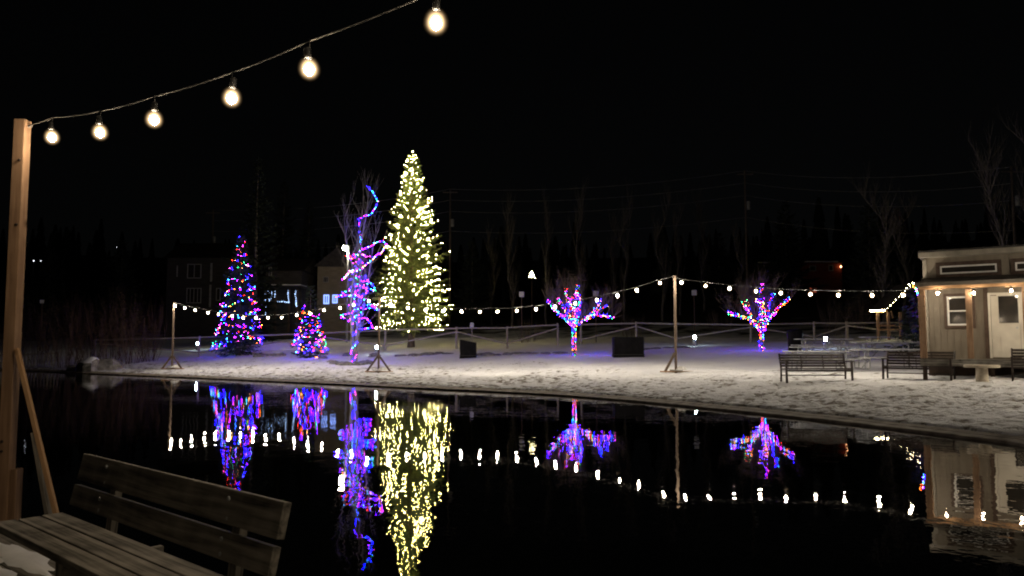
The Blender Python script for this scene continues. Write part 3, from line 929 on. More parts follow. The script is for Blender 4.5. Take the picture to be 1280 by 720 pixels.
# near post with its brace
PB_ = P(8, 650, 6.45); ptop = P(28.5, 150, 6.45)
ph = Vector((PB_.x, PB_.y, DZ - .6))
pr = thing('light_post', ph, 'tall new pine post with a slanted brace at the dock corner', 'post', 'wooden posts that hold the bulb strings')
po = MB().bar((ptop.x, 6.45, DZ - 1.6), (ptop.x, 6.45, ptop.z), .095, .095, up=(0, 1, 0))
o = po.build('post', M['pine'], pr, ph, bevel=.006)
board('brace', P(21, 436, 6.4) , P(71, 646, 6.2), .035, .035, M['pine_x'], pr, ph, up=(0, 1, 0))
for z_ in (1.02, 1.1, 2.9, 3.45):
    MB().lathe([(.012, 0), (.012, .008), (.006, .012)], 8).build('bolt', M['dark_metal'], pr).matrix_local = Matrix.Translation(Vector((ptop.x + (.02 if z_ > 2 else -.015), 6.45 - .048, z_)) - ph) @ Vector((0, -1, 0)).to_track_quat('Z', 'Y').to_matrix().to_4x4()
MB().tube([(ptop.x + .045, 6.45, ptop.z - .06), (ptop.x + .08, 6.45, ptop.z - .06), (ptop.x + .09, 6.45, ptop.z - .035)], .006, 6).build('hook', M['galv'], pr, ph)
MB().bar((ptop.x + .075, 6.47, DZ - .5), (ptop.x + .075, 6.47, DZ + .42), .05, .09, up=(0, 1, 0)).build('cleat', M['pine'], pr, ph, bevel=.004)
board('brace', P(44, 540, 6.75), P(63, 648, 6.75), .035, .09, M['grey_wood'], pr, ph, up=(0, 1, 0))
nb = []
for i, (x, y) in enumerate([(65, 172), (125, 166), (192.5, 150), (289.5, 123), (386.5, 87), (545, 29)]):
    nb.append(P(x, y, 6.35 - 2.5 * i / 5))
endp = Vector((4.7, -.35, nb[5].z + .95))
more_ = [nb[5].lerp(endp, (k + 1) / 7.6) - UZ * (.1 * k / 7 + .1 * math.sin(math.pi * (k + 1) / 7.6)) for k in range(7)]
pe = Vector((endp.x, endp.y, DZ))
p2 = thing('light_post', pe, 'pine post beside the photographer holding the near string', 'post', 'wooden posts that hold the bulb strings')
MB().bar((0, 0, -2.), (0, 0, endp.z - DZ + .05), .095, .095).build('post', M['pine'], p2, bevel=.006)
festoon((ptop + Vector((.05, 0, -.05)), endp), nb + more_, 'near', 'close string of big warm bulbs rising from the dock post', cr=.0042, drop=.17)
pe3 = Vector((-2.4, -2.2, DZ))
p3 = thing('light_post', pe3, 'pine post behind the photographer at the back of the dock', 'post', 'wooden posts that hold the bulb strings')
MB().box((0, 0, .6), (.095, .095, 5.2)).build('post', M['pine'], p3, bevel=.006)
q3 = Vector((-2.4, -2.2, DZ + 3.15))
festoon((endp, q3), [endp.lerp(q3, (k + .6) / 6.2) - UZ * (.17 + .25 * math.sin(math.pi * (k + .6) / 6.2)) for k in range(6)], 'near', 'string of warm bulbs over the back of the dock', cr=.0042, drop=.17)

# ------------------------------------------------------------------ cabin
YAW = R(-36)
A = P(1160, 440, 26.8); CU = Vector((math.cos(YAW), math.sin(YAW), 0)); CN = Vector((-CU.y, CU.x, 0))
FZ = 1.43
CO = Vector((A.x, A.y, FZ))
def fx(px, py, ly):
    """pixel -> (local x, local z) on the plane at depth ly behind the facade"""
    r = ray(px, py); o = Vector((0, 0, CAM_H)); q = CO + CN * ly
    t = (q - o).dot(CN) / r.dot(CN); p = o + r * t - CO
    return p.dot(CU), p.z
cab = thing('cabin', CO, 'small taupe cabin with a lit porch and cream door', 'cabin', rz=YAW)
CL, CD = 8.0, 4.2
wtop = fx(1160, 322, 0)[1]
def cpart(name, mb, m, bevel=0., par=None): return mb.build(name, m, par or cab, bevel=bevel)
mb = MB()
mb.v += [Vector(v) for v in ((0, 0, -.1), (CL, 0, -.1), (CL, CD, -.1), (0, CD, -.1), (0, 0, wtop), (CL, 0, wtop), (CL, CD, wtop - .25), (0, CD, wtop - .25))]
for q in ((3, 2, 1, 0), (4, 5, 6, 7), (0, 1, 5, 4), (1, 2, 6, 5), (2, 3, 7, 6), (3, 0, 4, 7)): mb.f.append(list(q)); mb.mi.append(0)
x = .0
while x < CL:                                   # grooved sheet siding: shallow battens
    mb.box((x + .006, -.004, wtop / 2 - .1), (.02, .012, wtop)); x += .2
cpart('wall', mb, M['siding'])
cpart('corner_board', MB().box((.0, -.012, wtop / 2 - .05), (.12, .05, wtop - .06)), M['fascia'], .004)
# main roof with deep fascia, tall edge to the front
rf = MB()
zt = fx(1148, 316, -.32)[1]
for (y0, z0, y1, z1) in ((-.34, zt, CD + .3, zt - .3),):
    x0, x1 = fx(1147.5, 316, -.34)[0], CL + .4
    RX0 = x0
    rf.v += [Vector(v) for v in ((x0, y0, z0), (x1, y0, z0), (x1, y1, z1), (x0, y1, z1), (x0, y0, z0 + .06), (x1, y0, z0 + .06), (x1, y1, z1 + .06), (x0, y1, z1 + .06))]
for q in ((3, 2, 1, 0), (4, 5, 6, 7), (0, 1, 5, 4), (1, 2, 6, 5), (2, 3, 7, 6), (3, 0, 4, 7)): rf.f.append(list(q)); rf.mi.append(0)
roofo = cpart('roof', rf, M['roof'])
cpart('fascia', MB().box(((RX0 + CL + .37) / 2, -.325, zt - .09), (CL + .37 - RX0, .03, .17)).box((RX0 + .015, CD / 2, zt - .22), (.025, CD + .5, .15), Matrix.Rotation(-math.atan(.3 / (CD + .64)), 3, 'X'))
      .box(((RX0 + CL + .35) / 2, -.15, zt - .165), (CL + .33 - RX0, .3, .02)), M['fascia'], .003, roofo)
def window(name, x0, x1, z0, z1, ly, mull=None, trimw=.11, fw=.05, m=None):
    t = MB()
    for (a, b, c, d) in ((x0 - trimw, x1 + trimw, z1, z1 + trimw), (x0 - trimw, x1 + trimw, z0 - trimw, z0), (x0 - trimw, x0, z0, z1), (x1, x1 + trimw, z0, z1)):
        t.box(((a + b) / 2, ly - .022, (c + d) / 2), (b - a, .04, d - c))
    w = cpart(name, t, M['trim'], .003)
    f = MB()
    for (a, b, c, d) in ((x0, x1, z1 - fw, z1), (x0, x1, z0, z0 + fw), (x0, x0 + fw, z0 + fw, z1 - fw), (x1 - fw, x1, z0 + fw, z1 - fw)):
        f.box(((a + b) / 2, ly - .028, (c + d) / 2), (b - a - .002, .05, d - c - .002))
    if mull is not None: f.box(((x0 + x1) / 2, ly - .03, mull), (x1 - x0 - 2 * fw, .045, .045))
    f.build('frame', M['white_trim'], w, bevel=.003)
    MB().box(((x0 + x1) / 2, ly - .012, (z0 + z1) / 2), (x1 - x0 - 2 * fw, .012, z1 - z0 - 2 * fw)).build('pane', M['glass'], w)
    return w
a = fx(1175.5, 343, 0); b = fx(1246, 330, 0)
window('window', a[0], b[0], a[1], b[1] + .02, 0, trimw=.13)
c = fx(1269.5, 340, 0)
window('window', c[0], c[0] + b[0] - a[0], a[1] + .0, b[1] + .02, 0, trimw=.13)
a = fx(1185, 407, 0); b = fx(1214, 370, 0)
window('window', a[0], b[0], a[1], b[1], 0, mull=(a[1] + b[1]) / 2, trimw=.1, fw=.06)
# door
a = fx(1238, 446, 0); b = fx(1277, 365, 0)
dr = cpart('door', MB().box(((a[0] + b[0]) / 2, -.03, (0.02 + b[1] - .09) / 2), (b[0] - a[0] - .16, .05, b[1] - .13)), M['door_paint'], .004)
fr = MB(); fr.box((a[0] + .035, -.035, b[1] / 2), (.07, .08, b[1])); fr.box((b[0] - .035, -.035, b[1] / 2), (.07, .08, b[1])); fr.box(((a[0] + b[0]) / 2, -.033, b[1] - .035), (b[0] - a[0] - .144, .074, .07))
fr.build('frame', M['door_paint'], dr, bevel=.004)
g0 = fx(1249, 404, -.05); g1 = fx(1272, 369.5, -.05)
MB().box(((g0[0] + g1[0]) / 2, -.062, (g0[1] + g1[1]) / 2), (g1[0] - g0[0], .012, g1[1] - g0[1])).build('pane', M['glass'], dr)
lt = MB()
for (p, q, r_, s) in ((g0[0] - .045, g1[0] + .045, g1[1], g1[1] + .045), (g0[0] - .045, g1[0] + .045, g0[1] - .045, g0[1]), (g0[0] - .045, g0[0], g0[1], g1[1]), (g1[0], g1[0] + .045, g0[1], g1[1])):
    lt.box(((p + q) / 2, -.064, (r_ + s) / 2), (q - p, .03, s - r_))
lt.build('glass_bead', M['door_paint'], dr, bevel=.003)
MB().box(((g0[0] + g1[0]) / 2, -.058, .48), (.5, .012, .5)).build('lower_panel', M['door_paint'], dr, bevel=.006)
hm = MB(); hm.tube([(b[0] - .16, -.055, 1.0), (b[0] - .16, -.1, 1.0)], .022, 8); hm.tube([(b[0] - .16, -.1, 1.), (b[0] - .16, -.14, 1.)], .032, 10)
hm.build('handle', M['galv'], dr)
s0 = fx(1235, 440, 0)
cpart('dark_strip', MB().box((s0[0], -.03, fx(1235, 352, 0)[1] / 2), (.13, .055, fx(1235, 352, 0)[1])), M['trim'], .004)  # flat dark strip on the wall left of the door
# porch
PD = 1.45
pz_b = fx(1150, 362.5, -PD)[1]; pz_t = fx(1146, 357, -PD - .2)[1]; pw = fx(1160, 350, 0)[1]
PB0 = fx(1148, 360, -PD)[0]
cpart('porch_beam', MB().box(((PB0 + CL + .1) / 2, -PD, (pz_b + pz_t) / 2 - .0), (CL + .1 - PB0, .09, pz_t - pz_b)), M['pine_x'], .004)
pr_ = MB()
x0, x1, y0, y1 = fx(1144, 358, -PD - .22)[0], CL + .3, -PD - .22, -.01
PX0 = x0
pr_.v += [Vector(v) for v in ((x0, y0, pz_t + .01), (x1, y0, pz_t + .01), (x1, y1, pw), (x0, y1, pw), (x0, y0, pz_t + .07), (x1, y0, pz_t + .07), (x1, y1, pw + .06), (x0, y1, pw + .06))]
for q in ((3, 2, 1, 0), (4, 5, 6, 7), (0, 1, 5, 4), (1, 2, 6, 5), (2, 3, 7, 6), (3, 0, 4, 7)): pr_.f.append(list(q)); pr_.mi.append(0)
xx = x0 + .1
while xx < x1:                                 # raised seams of the metal roof
    pr_.bar((xx, y0, pz_t + .075), (xx, y1, pw + .062), .02, .012); xx += .4
cpart('porch_roof', pr_, M['roof'])
cpart('porch_fascia', MB().box(((PX0 + CL + .3) / 2, -PD - .235, pz_t + .03), (CL + .3 - PX0, .025, .12)), M['fascia'], .003)
for px_, w_ in ((1153, .2), (1211.8, .17), (1283, .17)):
    lx = fx(px_, 400, -PD)[0]
    cpart('porch_post', MB().box((lx, -PD, pz_b / 2), (w_, .12, pz_b - .004)), M['pine'], .006)
cpart('porch_deck', MB().box(((PB0 + CL) / 2, -PD / 2 - .08, -.07), (CL - PB0, PD + .25, .06)).box(((PB0 + CL) / 2, -PD - .22, -.13), (CL - PB0, .03, .22)), M['grey_wood'])
for i in range(5): cpart('pier', MB().box((.1 + i * 1.9, -PD - .05, -.45), (.12, .12, .75)), M['trim'])
cpart('skirting', MB().box((CL / 2, .02, -.46), (CL, .04, .78)).box((.02, CD / 2, -.46), (.04, CD - .05, .78)), M['trim'])
# the string goes on under the porch eave
eave = []
for px_, py_ in ((1172, 366.5), (1217, 366.5), (1264, 363.5), (1312, 360)):
    l = fx(px_, py_, -PD - .13); eave.append(CO + CU * l[0] + CN * (-PD - .13) + UZ * l[1])
s_ = CO + CU * PB0 + CN * (-PD - .1) + UZ * (pz_t - .02)
e_ = CO + CU * (CL - .5) + CN * (-PD - .1) + UZ * (pz_b + .12)
m1 = eave[-1] + CU * 1.3; m2 = eave[-1] + CU * 2.6
festoon((topR, s_), span_pts(spanC, 842, 1143, 33, 25.7), 'far', 'string of warm bulbs from the right shore post to the cabin')
festoon((s_, e_), eave + [m1, m2], 'eave', 'string of warm bulbs along the cabin porch eave', drop=.16)

pq = base(1430, 18.5)
p4 = thing('light_post', pq, 'wooden post on the right shore that takes the string from the cabin', 'post', 'wooden posts that hold the bulb strings')
MB().box((0, 0, 1.8), (.09, .09, 4.2)).build('post', M['old_pine'], p4, bevel=.006)
q4 = pq + UZ * 3.85
festoon((e_, q4), [e_.lerp(q4, (k + .5) / 9) - UZ * (.17 + .4 * math.sin(math.pi * (k + .5) / 9)) for k in range(9)], 'far', 'string of warm bulbs from the cabin to the post on the right shore')

# ------------------------------------------------------------------ benches and tables by the cabin
def garden_bench(name='garden_bench'):
    """faces -y; origin on the ground under the middle"""
    root = thing(name, (0, 0, 0), 'b', 'bench', 'dark slatted benches by the cabin')
    L = 1.9
    bk = MB(); m = Matrix.Rotation(R(-12), 3, 'X')
    for k in range(5): bk.box((0, .27 + .034 * k, .50 + k * .087), (L - .04, .022, .068), m)
    for sx in (-.32, .32): bk.box((sx, .36, .66), (.035, .02, .45), m)
    bk.build('backrest', M['dark_metal'], root)
    st = MB()
    for k in range(4): st.box((0, -.2 + k * .125, .43 - .008 * k), (L - .04, .105, .028))
    st.build('seat', M['dark_metal'], root, bevel=.004)
    for sx in (-1, 1):
        MB().bar((sx * L / 2, -.25, -.05), (sx * L / 2, -.22, .64), .055, .055).build('leg', M['dark_metal'], root)
        MB().tube([(sx * L / 2, .3, -.05), (sx * L / 2, .26, .42), (sx * L / 2, .43, .9)], .03, 5).build('leg', M['dark_metal'], root)
        MB().bar((sx * L / 2, -.29, .655), (sx * L / 2, .34, .64), .075, .035).build('armrest', M['dark_metal'], root, bevel=.006)
        MB().bar((sx * L / 2, -.22, .4), (sx * L / 2, .26, .4), .035, .045).build('side_rail', M['dark_metal'], root)
    MB().bar((-L / 2, .28, .19), (L / 2, .28, .19), .03, .035).build('stretcher', M['dark_metal'], root)
    MB().bar((-L / 2, -.235, .36), (L / 2, -.235, .36), .03, .05).build('seat_rail', M['dark_metal'], root)
    return root
def put_bench(o, pl, pr_, back, label):
    a, b = hit(*pl), hit(*pr_)
    d = b - a; c = (a + b) / 2
    rz = math.atan2(d.y, d.x)
    n = Vector((-math.sin(rz), math.cos(rz), 0))
    c += n * (.28 if not back else .28)
    o.location = (c.x, c.y, ground(c.x, c.y)); o.rotation_euler = (0, 0, rz + (math.pi if back else 0))
    s = d.xy.length / 1.9
    o.scale = (s, 1.05, 1.05)
    o['label'] = label
gb = garden_bench()
gb2 = copy_tree(gb); gb3 = copy_tree(gb)
put_bench(gb, (984, 481), (1066, 475.5), False, 'dark slatted bench turned a little aside, nearest the picnic tables')
put_bench(gb2, (1104, 475.5), (1189, 475.5), False, 'dark slatted bench left of the round table, in front of the porch post')
put_bench(gb3, (1266, 477.5), (1351, 477.5), False, 'dark slatted bench right of the round table, before the cabin door')
tb = hit(1228, 479.5)
rt = thing('round_table', tb, 'round concrete table on a thick pedestal before the porch', 'table')
MB().lathe([(.44, .47), (.47, .48), (.47, .535), (.455, .55)], 40).build('tabletop', M['concrete'], rt)
MB().lathe([(.18, -.05), (.17, .1), (.16, .4), (.17, .47)], 24).build('pedestal', M['concrete'], rt, smooth=True)

def picnic_table():
    root = thing('picnic_table', (0, 0, 0), 'p', 'picnic table', 'frosted metal picnic tables')
    L = 2.6
    t = MB()
    for y in (-.27, 0, .27): t.box((0, y, .745), (L, .25, .045))
    t.build('tabletop', M['frost_metal'], root, bevel=.004)
    for y in (-.74, .74):
        MB().box((0, y, .45), (L, .26, .045)).build('bench_seat', M['frost_metal'], root, bevel=.004)
    for x in (-.95, .95):
        f = MB(); f.tube([(x, -.74, .42), (x, -.72, .03), (x, .72, .03), (x, .74, .42)], .026, 6); f.tube([(x, -.3, .03), (x, -.25, .71), (x, .25, .71), (x, .3, .03)], .026, 6); f.tube([(x, -.74, .42), (x, .74, .42)], .02, 5)
        f.build('frame', M['galv'], root)
        MB().tube([(x, 0, .06), (x * .35, 0, .7)], .02, 5).build('brace', M['galv'], root)
    return root
pt0 = picnic_table()
spots = [(1022, 30.2, .03, 'nearer-left'), (1107, 29.6, .0, ''), (1026, 34., .02, ''), (1103, 33.6, .0, ''), (1028, 38., .02, ''), (1110, 38., .0, '')]
plabels = ['frosted picnic table right behind the first slatted bench, front row', 'frosted picnic table in the front row, beside the cabin porch',
           'frosted picnic table in the middle row, end towards the lit bare tree', 'frosted picnic table in the middle row, end towards the cabin',
           'frosted picnic table in the back row beside the black bin', 'frosted picnic table in the back row before the lit shed']
for i, (px_, d, rz, _) in enumerate(spots):
    o = pt0 if i == 0 else copy_tree(pt0)
    b0 = base(px_, d); o.location = b0 + Vector((0, 0, .02)); o.rotation_euler = (0, 0, rz - .05); o['label'] = plabels[i]

# ------------------------------------------------------------------ rail fence
FD = lambda px: lerp(60, 53, (px - 300) / 800)
posts = [(120, 400), (250, 404), (400, 405), (482, 404), (571, 402), (634, 404), (697, 403), (726, 404), (795, 402), (845, 403), (938, 404), (1017, 402), (1058, 402), (1140, 404)]
fb = base(571, FD(571))
fr_ = thing('rail_fence', fb, 'weathered split rail fence along the back of the snowy lawn', 'fence')
pp_ = []
for i, (px_, py_) in enumerate(posts):
    d = FD(px_); b0 = base(px_, d); hgt = min(1.65, max(1.1, P(px_, py_, d).z - b0.z))
    thick = .13 if px_ not in (571, 1058) else .19
    MB().tube([b0 - UZ * .3, b0 + UZ * hgt], [thick * .62, thick * .55], 8).build('post', M['grey_post'], fr_, fb)
    pp_.append((b0, hgt))
for i in range(len(pp_) - 1):
    (a, ha), (b, hb) = pp_[i], pp_[i + 1]
    up_a, up_b = ((.78, .22) if i % 2 == 0 else (.22, .78))
    if i == 6: continue
    board('rail', a + UZ * (ha - .1), b + UZ * (hb - .12), .1, .11, M['grey_rail'], fr_, fb, bevel=.02)
    board('rail', a + UZ * (ha * up_a) + Vector((0, -.11, 0)), b + UZ * (hb * up_b) + Vector((0, -.11, 0)), .08, .1, M['grey_rail'], fr_, fb, bevel=.02)
# small notice on a post top
b0 = base(590, 57.5)
sg = thing('sign_post', b0, 'small white notice on a stake behind the fence rail', 'sign')
MB().box((0, 0, .75), (.06, .06, 1.7)).build('stake', M['grey_post'], sg)
MB().box((0, -.045, 1.75), (.26, .03, .4)).build('panel', M['sign'], sg, bevel=.005)
for px_, py_, lab in ((652, 368, 'white square sign on the dark slope above the fence, left of the lit bare tree'), (745, 367, 'white square sign on the dark slope behind the lit bare tree'),
                      (868, 366, 'white square sign on the dark slope right of the brace post')):
    d = 62.; b0 = base(px_, d); t = P(px_, py_, d)
    sg = thing('sign_post', b0, lab, 'sign', 'white signs on the slope')
    MB().box((0, 0, (t.z - b0.z) / 2 - .2), (.07, .07, t.z - b0.z + .2)).build('stake', M['trim'], sg)
    MB().box((0, -.06, t.z - b0.z), (.4, .03, .43)).build('panel', M['sign'], sg, bevel=.01)

# ------------------------------------------------------------------ boxes and bin
def soft_box(name, px_, d, w, dp, h1, h2, label, cat, m='tarp', seed=1):
    b0 = base(px_, d); root = thing(name, b0, label, cat)
    mb = MB(); nx_, nz_ = 8, 6
    # a draped cover: walls that belly a little, top that slopes from h1 to h2
    ring = []
    per = [(-1, -1), (-.5, -1), (0, -1), (.5, -1), (1, -1), (1, -.4), (1, .4), (1, 1), (.5, 1), (0, 1), (-.5, 1), (-1, 1), (-1, .4), (-1, -.4)]
    for k in range(5):
        t = k / 4; r_ = []
        for (x, y) in per:
            hh = lerp(h1, h2, (x + 1) / 2)
            j = .02 * noise.noise((x * 2 + seed, y * 2, t * 3)) + (.03 if t == 0 else 0)
            r_.append(len(mb.v)); mb.v.append(Vector((x * (w / 2 + j), y * (dp / 2 + j), -.1 + t * (hh + .1))))
        ring.append(r_)
    n = len(per)
    for a, b in zip(ring, ring[1:]):
        for k in range(n): mb.f.append([a[k], a[(k + 1) % n], b[(k + 1) % n], b[k]]); mb.mi.append(0)
    mb.f.append(ring[-1]); mb.mi.append(0)
    mb.build('cover', M[m], root, bevel=.04, smooth=False)
    hm_ = lerp(h1, h2, .5)
    for sx in (-1, 1):
        MB().tube([(sx * (w / 2 + .02), -.1, hm_ * .55), (sx * (w / 2 + .07), -.1, hm_ * .55), (sx * (w / 2 + .07), .1, hm_ * .55), (sx * (w / 2 + .02), .1, hm_ * .55)], .014, 5).build('handle', M['galv'], root)
    fl = MB()
    for fxx in (-.28, .05, .33): fl.tube([(fxx * w, -dp / 2 - .012, .05), (fxx * w + .02, -dp / 2 - .02, hm_ * .5), (fxx * w - .01, -dp / 2 - .012, hm_ - .06)], .013, 4)
    fl.build('cover_fold', M[m], root)
    MB().box((0, 0, .02), (w * .9, dp * .9, .1)).build('base', M['grey_wood'], root)
    tp = MB().tube([(-w / 2 - .03, -dp / 2 - .03, .12), (w / 2 + .03, -dp / 2 - .03, .12)], .012, 5); tp.build('tie_cord', M['cable'], root)
    return root
soft_box('covered_grill', 585.5, 48., 1.0, .8, 1.12, .92, 'narrow black covered box with a sloping top near the tall spruce', 'covered box', seed=2)
soft_box('storage_box', 784.5, 44., 1.7, .9, 1.12, 1.12, 'wide low black covered box between the lit tree and the brace post', 'covered box', seed=5)
b0 = base(993, 41)
bn = thing('litter_bin', b0, 'black bin behind the picnic tables', 'bin')
MB().lathe([(.33, 0), (.36, .05), (.4, .95), (.41, 1.)], 16).build('body', M['tarp'], bn, smooth=True)
MB().lathe([(.43, 1.), (.43, 1.05), (.3, 1.14), (.1, 1.17)], 16).build('lid', M['tarp'], bn)

# ------------------------------------------------------------------ bollard lights
def bollard(px_, py_, d, label, h=.75):
    b0 = base(px_, d)
    root = thing('bollard_light', b0, label, 'bollard light', 'bollard lights with white lamps')
    MB().lathe([(.15, -.2), (.15, h * .62)], 12).build('post', M['galv'], root, smooth=True)
    MB().lathe([(.07, h * .625), (.08, h * .7), (.08, h * .9)], 12).build('lamp', M['bollard'], root, smooth=True)
    MB().lathe([(.17, h * .905), (.16, h * .96), (.07, h * 1.0)], 14).build('cap', M['galv'], root, smooth=True)
bollard(471.5, 419, 55, 'lit bollard at the foot of the tall lit spruce')
bollard(868, 418, 51, 'lit bollard right of the brace post')
bollard(1031, 420, 43, 'lit bollard behind the picnic tables')
bollard(248, 409, 71, 'lit bollard in the dark by the dark house, left of the narrow spruce')

# ------------------------------------------------------------------ rocks
def rock_mesh(seed, flat=.5):
    mb = MB(); n, m_ = 10, 5
    for j in range(m_ + 1):
        ph = math.pi / 2 * (j / m_)
        for k in range(n):
            a = 6.283 * k / n
            v = Vector((math.cos(a) * math.cos(ph), math.sin(a) * math.cos(ph), math.sin(ph) * flat))
            q = 1 + .35 * noise.noise(v * 1.6 + Vector((seed * 3.1, 0, 0)))
            v = Vector((v.x * q, v.y * q, v.z * q if j else -.3)); mb.v.append(v)
    for j in range(m_):
        for k in range(n): mb.f.append([j * n + k, j * n + (k + 1) % n, (j + 1) * n + (k + 1) % n, (j + 1) * n + k]); mb.mi.append(0)
    mb.f.append([m_ * n + k for k in range(n)]); mb.mi.append(0)
    return mb
def rock(px_, d, r_, label, group, seed, flat=.5, cap=False, sx=1.):
    b0 = base(px_, d)
    root = thing('boulder', b0, label, 'rock', group, rz=seed)
    root.scale = (r_ * sx, r_, r_)
    rock_mesh(seed, flat).build('stone', M['rock'], root)
    if cap:
        c = rock_mesh(seed, flat); c.v = [Vector((v.x * .86, v.y * .86, v.z * 1.0 + .07)) for v in c.v if True]
        for v in c.v: v.z = max(v.z, flat * .62)
        c.build('snow_cap', M['snow'], root, smooth=True)
i = 0
for px_, d, r_, fl in ((503, 52, .45, .25), (520, 51.5, .6, .22), (536, 51.5, .55, .25), (548, 51.8, .4, .3), (560, 51, .35, .25), (607, 49, .55, .35), (621, 48.8, .3, .4), (634, 49.5, .35, .3), (648, 50, .4, .25),
                       (664, 50, .45, .2), (682, 50, .4, .2), (700, 50, .45, .2), (806, 48, .45, .25), (820, 48, .4, .25), (838, 48, .45, .2), (851, 48, .5, .22)):
    i += 1; rock(px_, d, r_, 'low flat stone in the row edging the back of the lawn', 'flat stones in a row behind the lawn', i, fl, sx=1.3)
for px_, d, r_ in ((421, 47.2, .4), (428, 46.6, .4), (434, 46.2, .45), (442, 46.1, .4), (449, 46.3, .42), (456, 46.8, .4), (461, 47.6, .35), (416, 47.9, .3)):
    i += 1; rock(px_, d, r_, 'grey stone in the ring round the foot of the tall slim bare tree', 'stones ringed round the slim tree', i, .45)
for px_, d, r_, lab in ((469, 54, .5, 'rounded stone between the slim tree and the lit bollard'), (326, 56, .45, 'flat stone nearest the tall dark spruce'), (338, 56.5, .5, 'larger flat stone between the two dark spruces'),
                        (350, 56, .55, 'broadest flat stone between the two dark spruces'), (436, 55.5, .4, 'stone behind the slim tree'), (405, 53, .35, 'stone just right of the shortest spruce')):
    i += 1; rock(px_, d, r_, lab, 'loose stones on the lawn', i, .5, cap=(px_ in (338, 350)))
rock(117, 51, .85, 'big square boulder capped with snow at the water edge', 'boulders at the dark shore', 41, .95, True)
rock(137, 51.5, 1.0, 'sloping boulder half buried in snow beside the square boulder', 'boulders at the dark shore', 42, .7)
rock(96, 52, .55, 'small dark boulder left of the square boulder', 'boulders at the dark shore', 43, .6)

# ------------------------------------------------------------------ shrubs and background trees
def shrub(px_, d, hgt, w, n, label, seed, group='bare shrubs on the dark shore', m='red_twig'):
    rg = random.Random(seed); b0 = base(px_, d)
    root = thing('bare_shrub', b0, label, 'shrub', group)
    mb = MB()
    for k in range(n):
        a = rg.uniform(0, 6.28); sp = rg.random() ** .7
        q = Vector((math.cos(a), math.sin(a), 0)) * w * .25 * sp
        grow(mb, q - UZ * .05, Vector((math.cos(a) * .45 * sp, math.sin(a) * .45 * sp, 1)), hgt * rg.uniform(.5, .8), .013, 1, rg, .22, .35, n=2)
    mb.build('stems', M[m], root)
shl = 'bare thicket of thin reddish stems on the dark shore left of the first light post'
for k, (px_, d, hh, w) in enumerate(((85, 55, 4.5, 3), (112, 58, 5.2, 3), (140, 56, 4.6, 3), (165, 56, 5., 3), (188, 58, 4.2, 2.6), (55, 60, 4.5, 3), (20, 62, 4.6, 3))):
    shrub(px_, d, hh, w, 34, shl, 60 + k)
shrub(1075, 60, 3.2, 3.2, 34, 'bare shrub on the slope behind the fence, left of the lit shed', 81, 'bare shrubs behind the fence', 'twig')
shrub(1045, 58, 2.6, 3., 30, 'low bare shrub behind the fence, between bollard and shed', 82, 'bare shrubs behind the fence', 'twig')
shrub(900, 66, 2., 3., 26, 'low bare shrub behind the fence, between the brace post and lit tree', 83, 'bare shrubs behind the fence', 'twig')
shrub(660, 66, 2., 3., 26, 'low bare shrub behind the fence, left of the middle lit tree', 84, 'bare shrubs behind the fence', 'twig')
shrub(790, 67, 2., 3., 26, 'low bare shrub on the slope behind the wide black box', 85, 'bare shrubs behind the fence', 'twig')

for k, (px_, d, ty, rr, lab) in enumerate(((318, 78, 195, 3.6, 'tall dark unlit conifer just behind the narrow spruce'), (352, 102, 225, 3.8, 'dark unlit conifer above the porch with icicle lights'),
                                           (384, 101, 250, 3.4, 'dark unlit conifer left of the street lamp'), (985, 92, 250, 4., 'dark unlit conifer between the utility pole and the red house'),
                                           (1062, 122, 268, 3.8, 'dark unlit conifer right of the red house'), (1090, 70, 255, 3.4, 'tall dark conifer above the lit shed'), (455, 96, 280, 3.5, 'dark unlit conifer behind the slim tree'),
                                           (590, 92, 300, 3.2, 'dark unlit conifer right of the tall lit spruce'), (900, 100, 290, 3.6, 'dark unlit conifer left of the utility pole'), (1120, 86, 275, 3.4, 'dark unlit conifer behind the lit shed'),
                                           (150, 92, 300, 4., 'dark unlit conifer behind the bare shore shrubs'), (60, 96, 310, 4., 'dark unlit conifer behind the dock post'))):
    h = height_for(px_, ty, d)
    conifer(px_, d, h, rr, 100 + k, lab, 'unlit conifers beyond the fence', crown_from=.05, mat='dark_needles', dens=.8, name='conifer', nw=2.4)

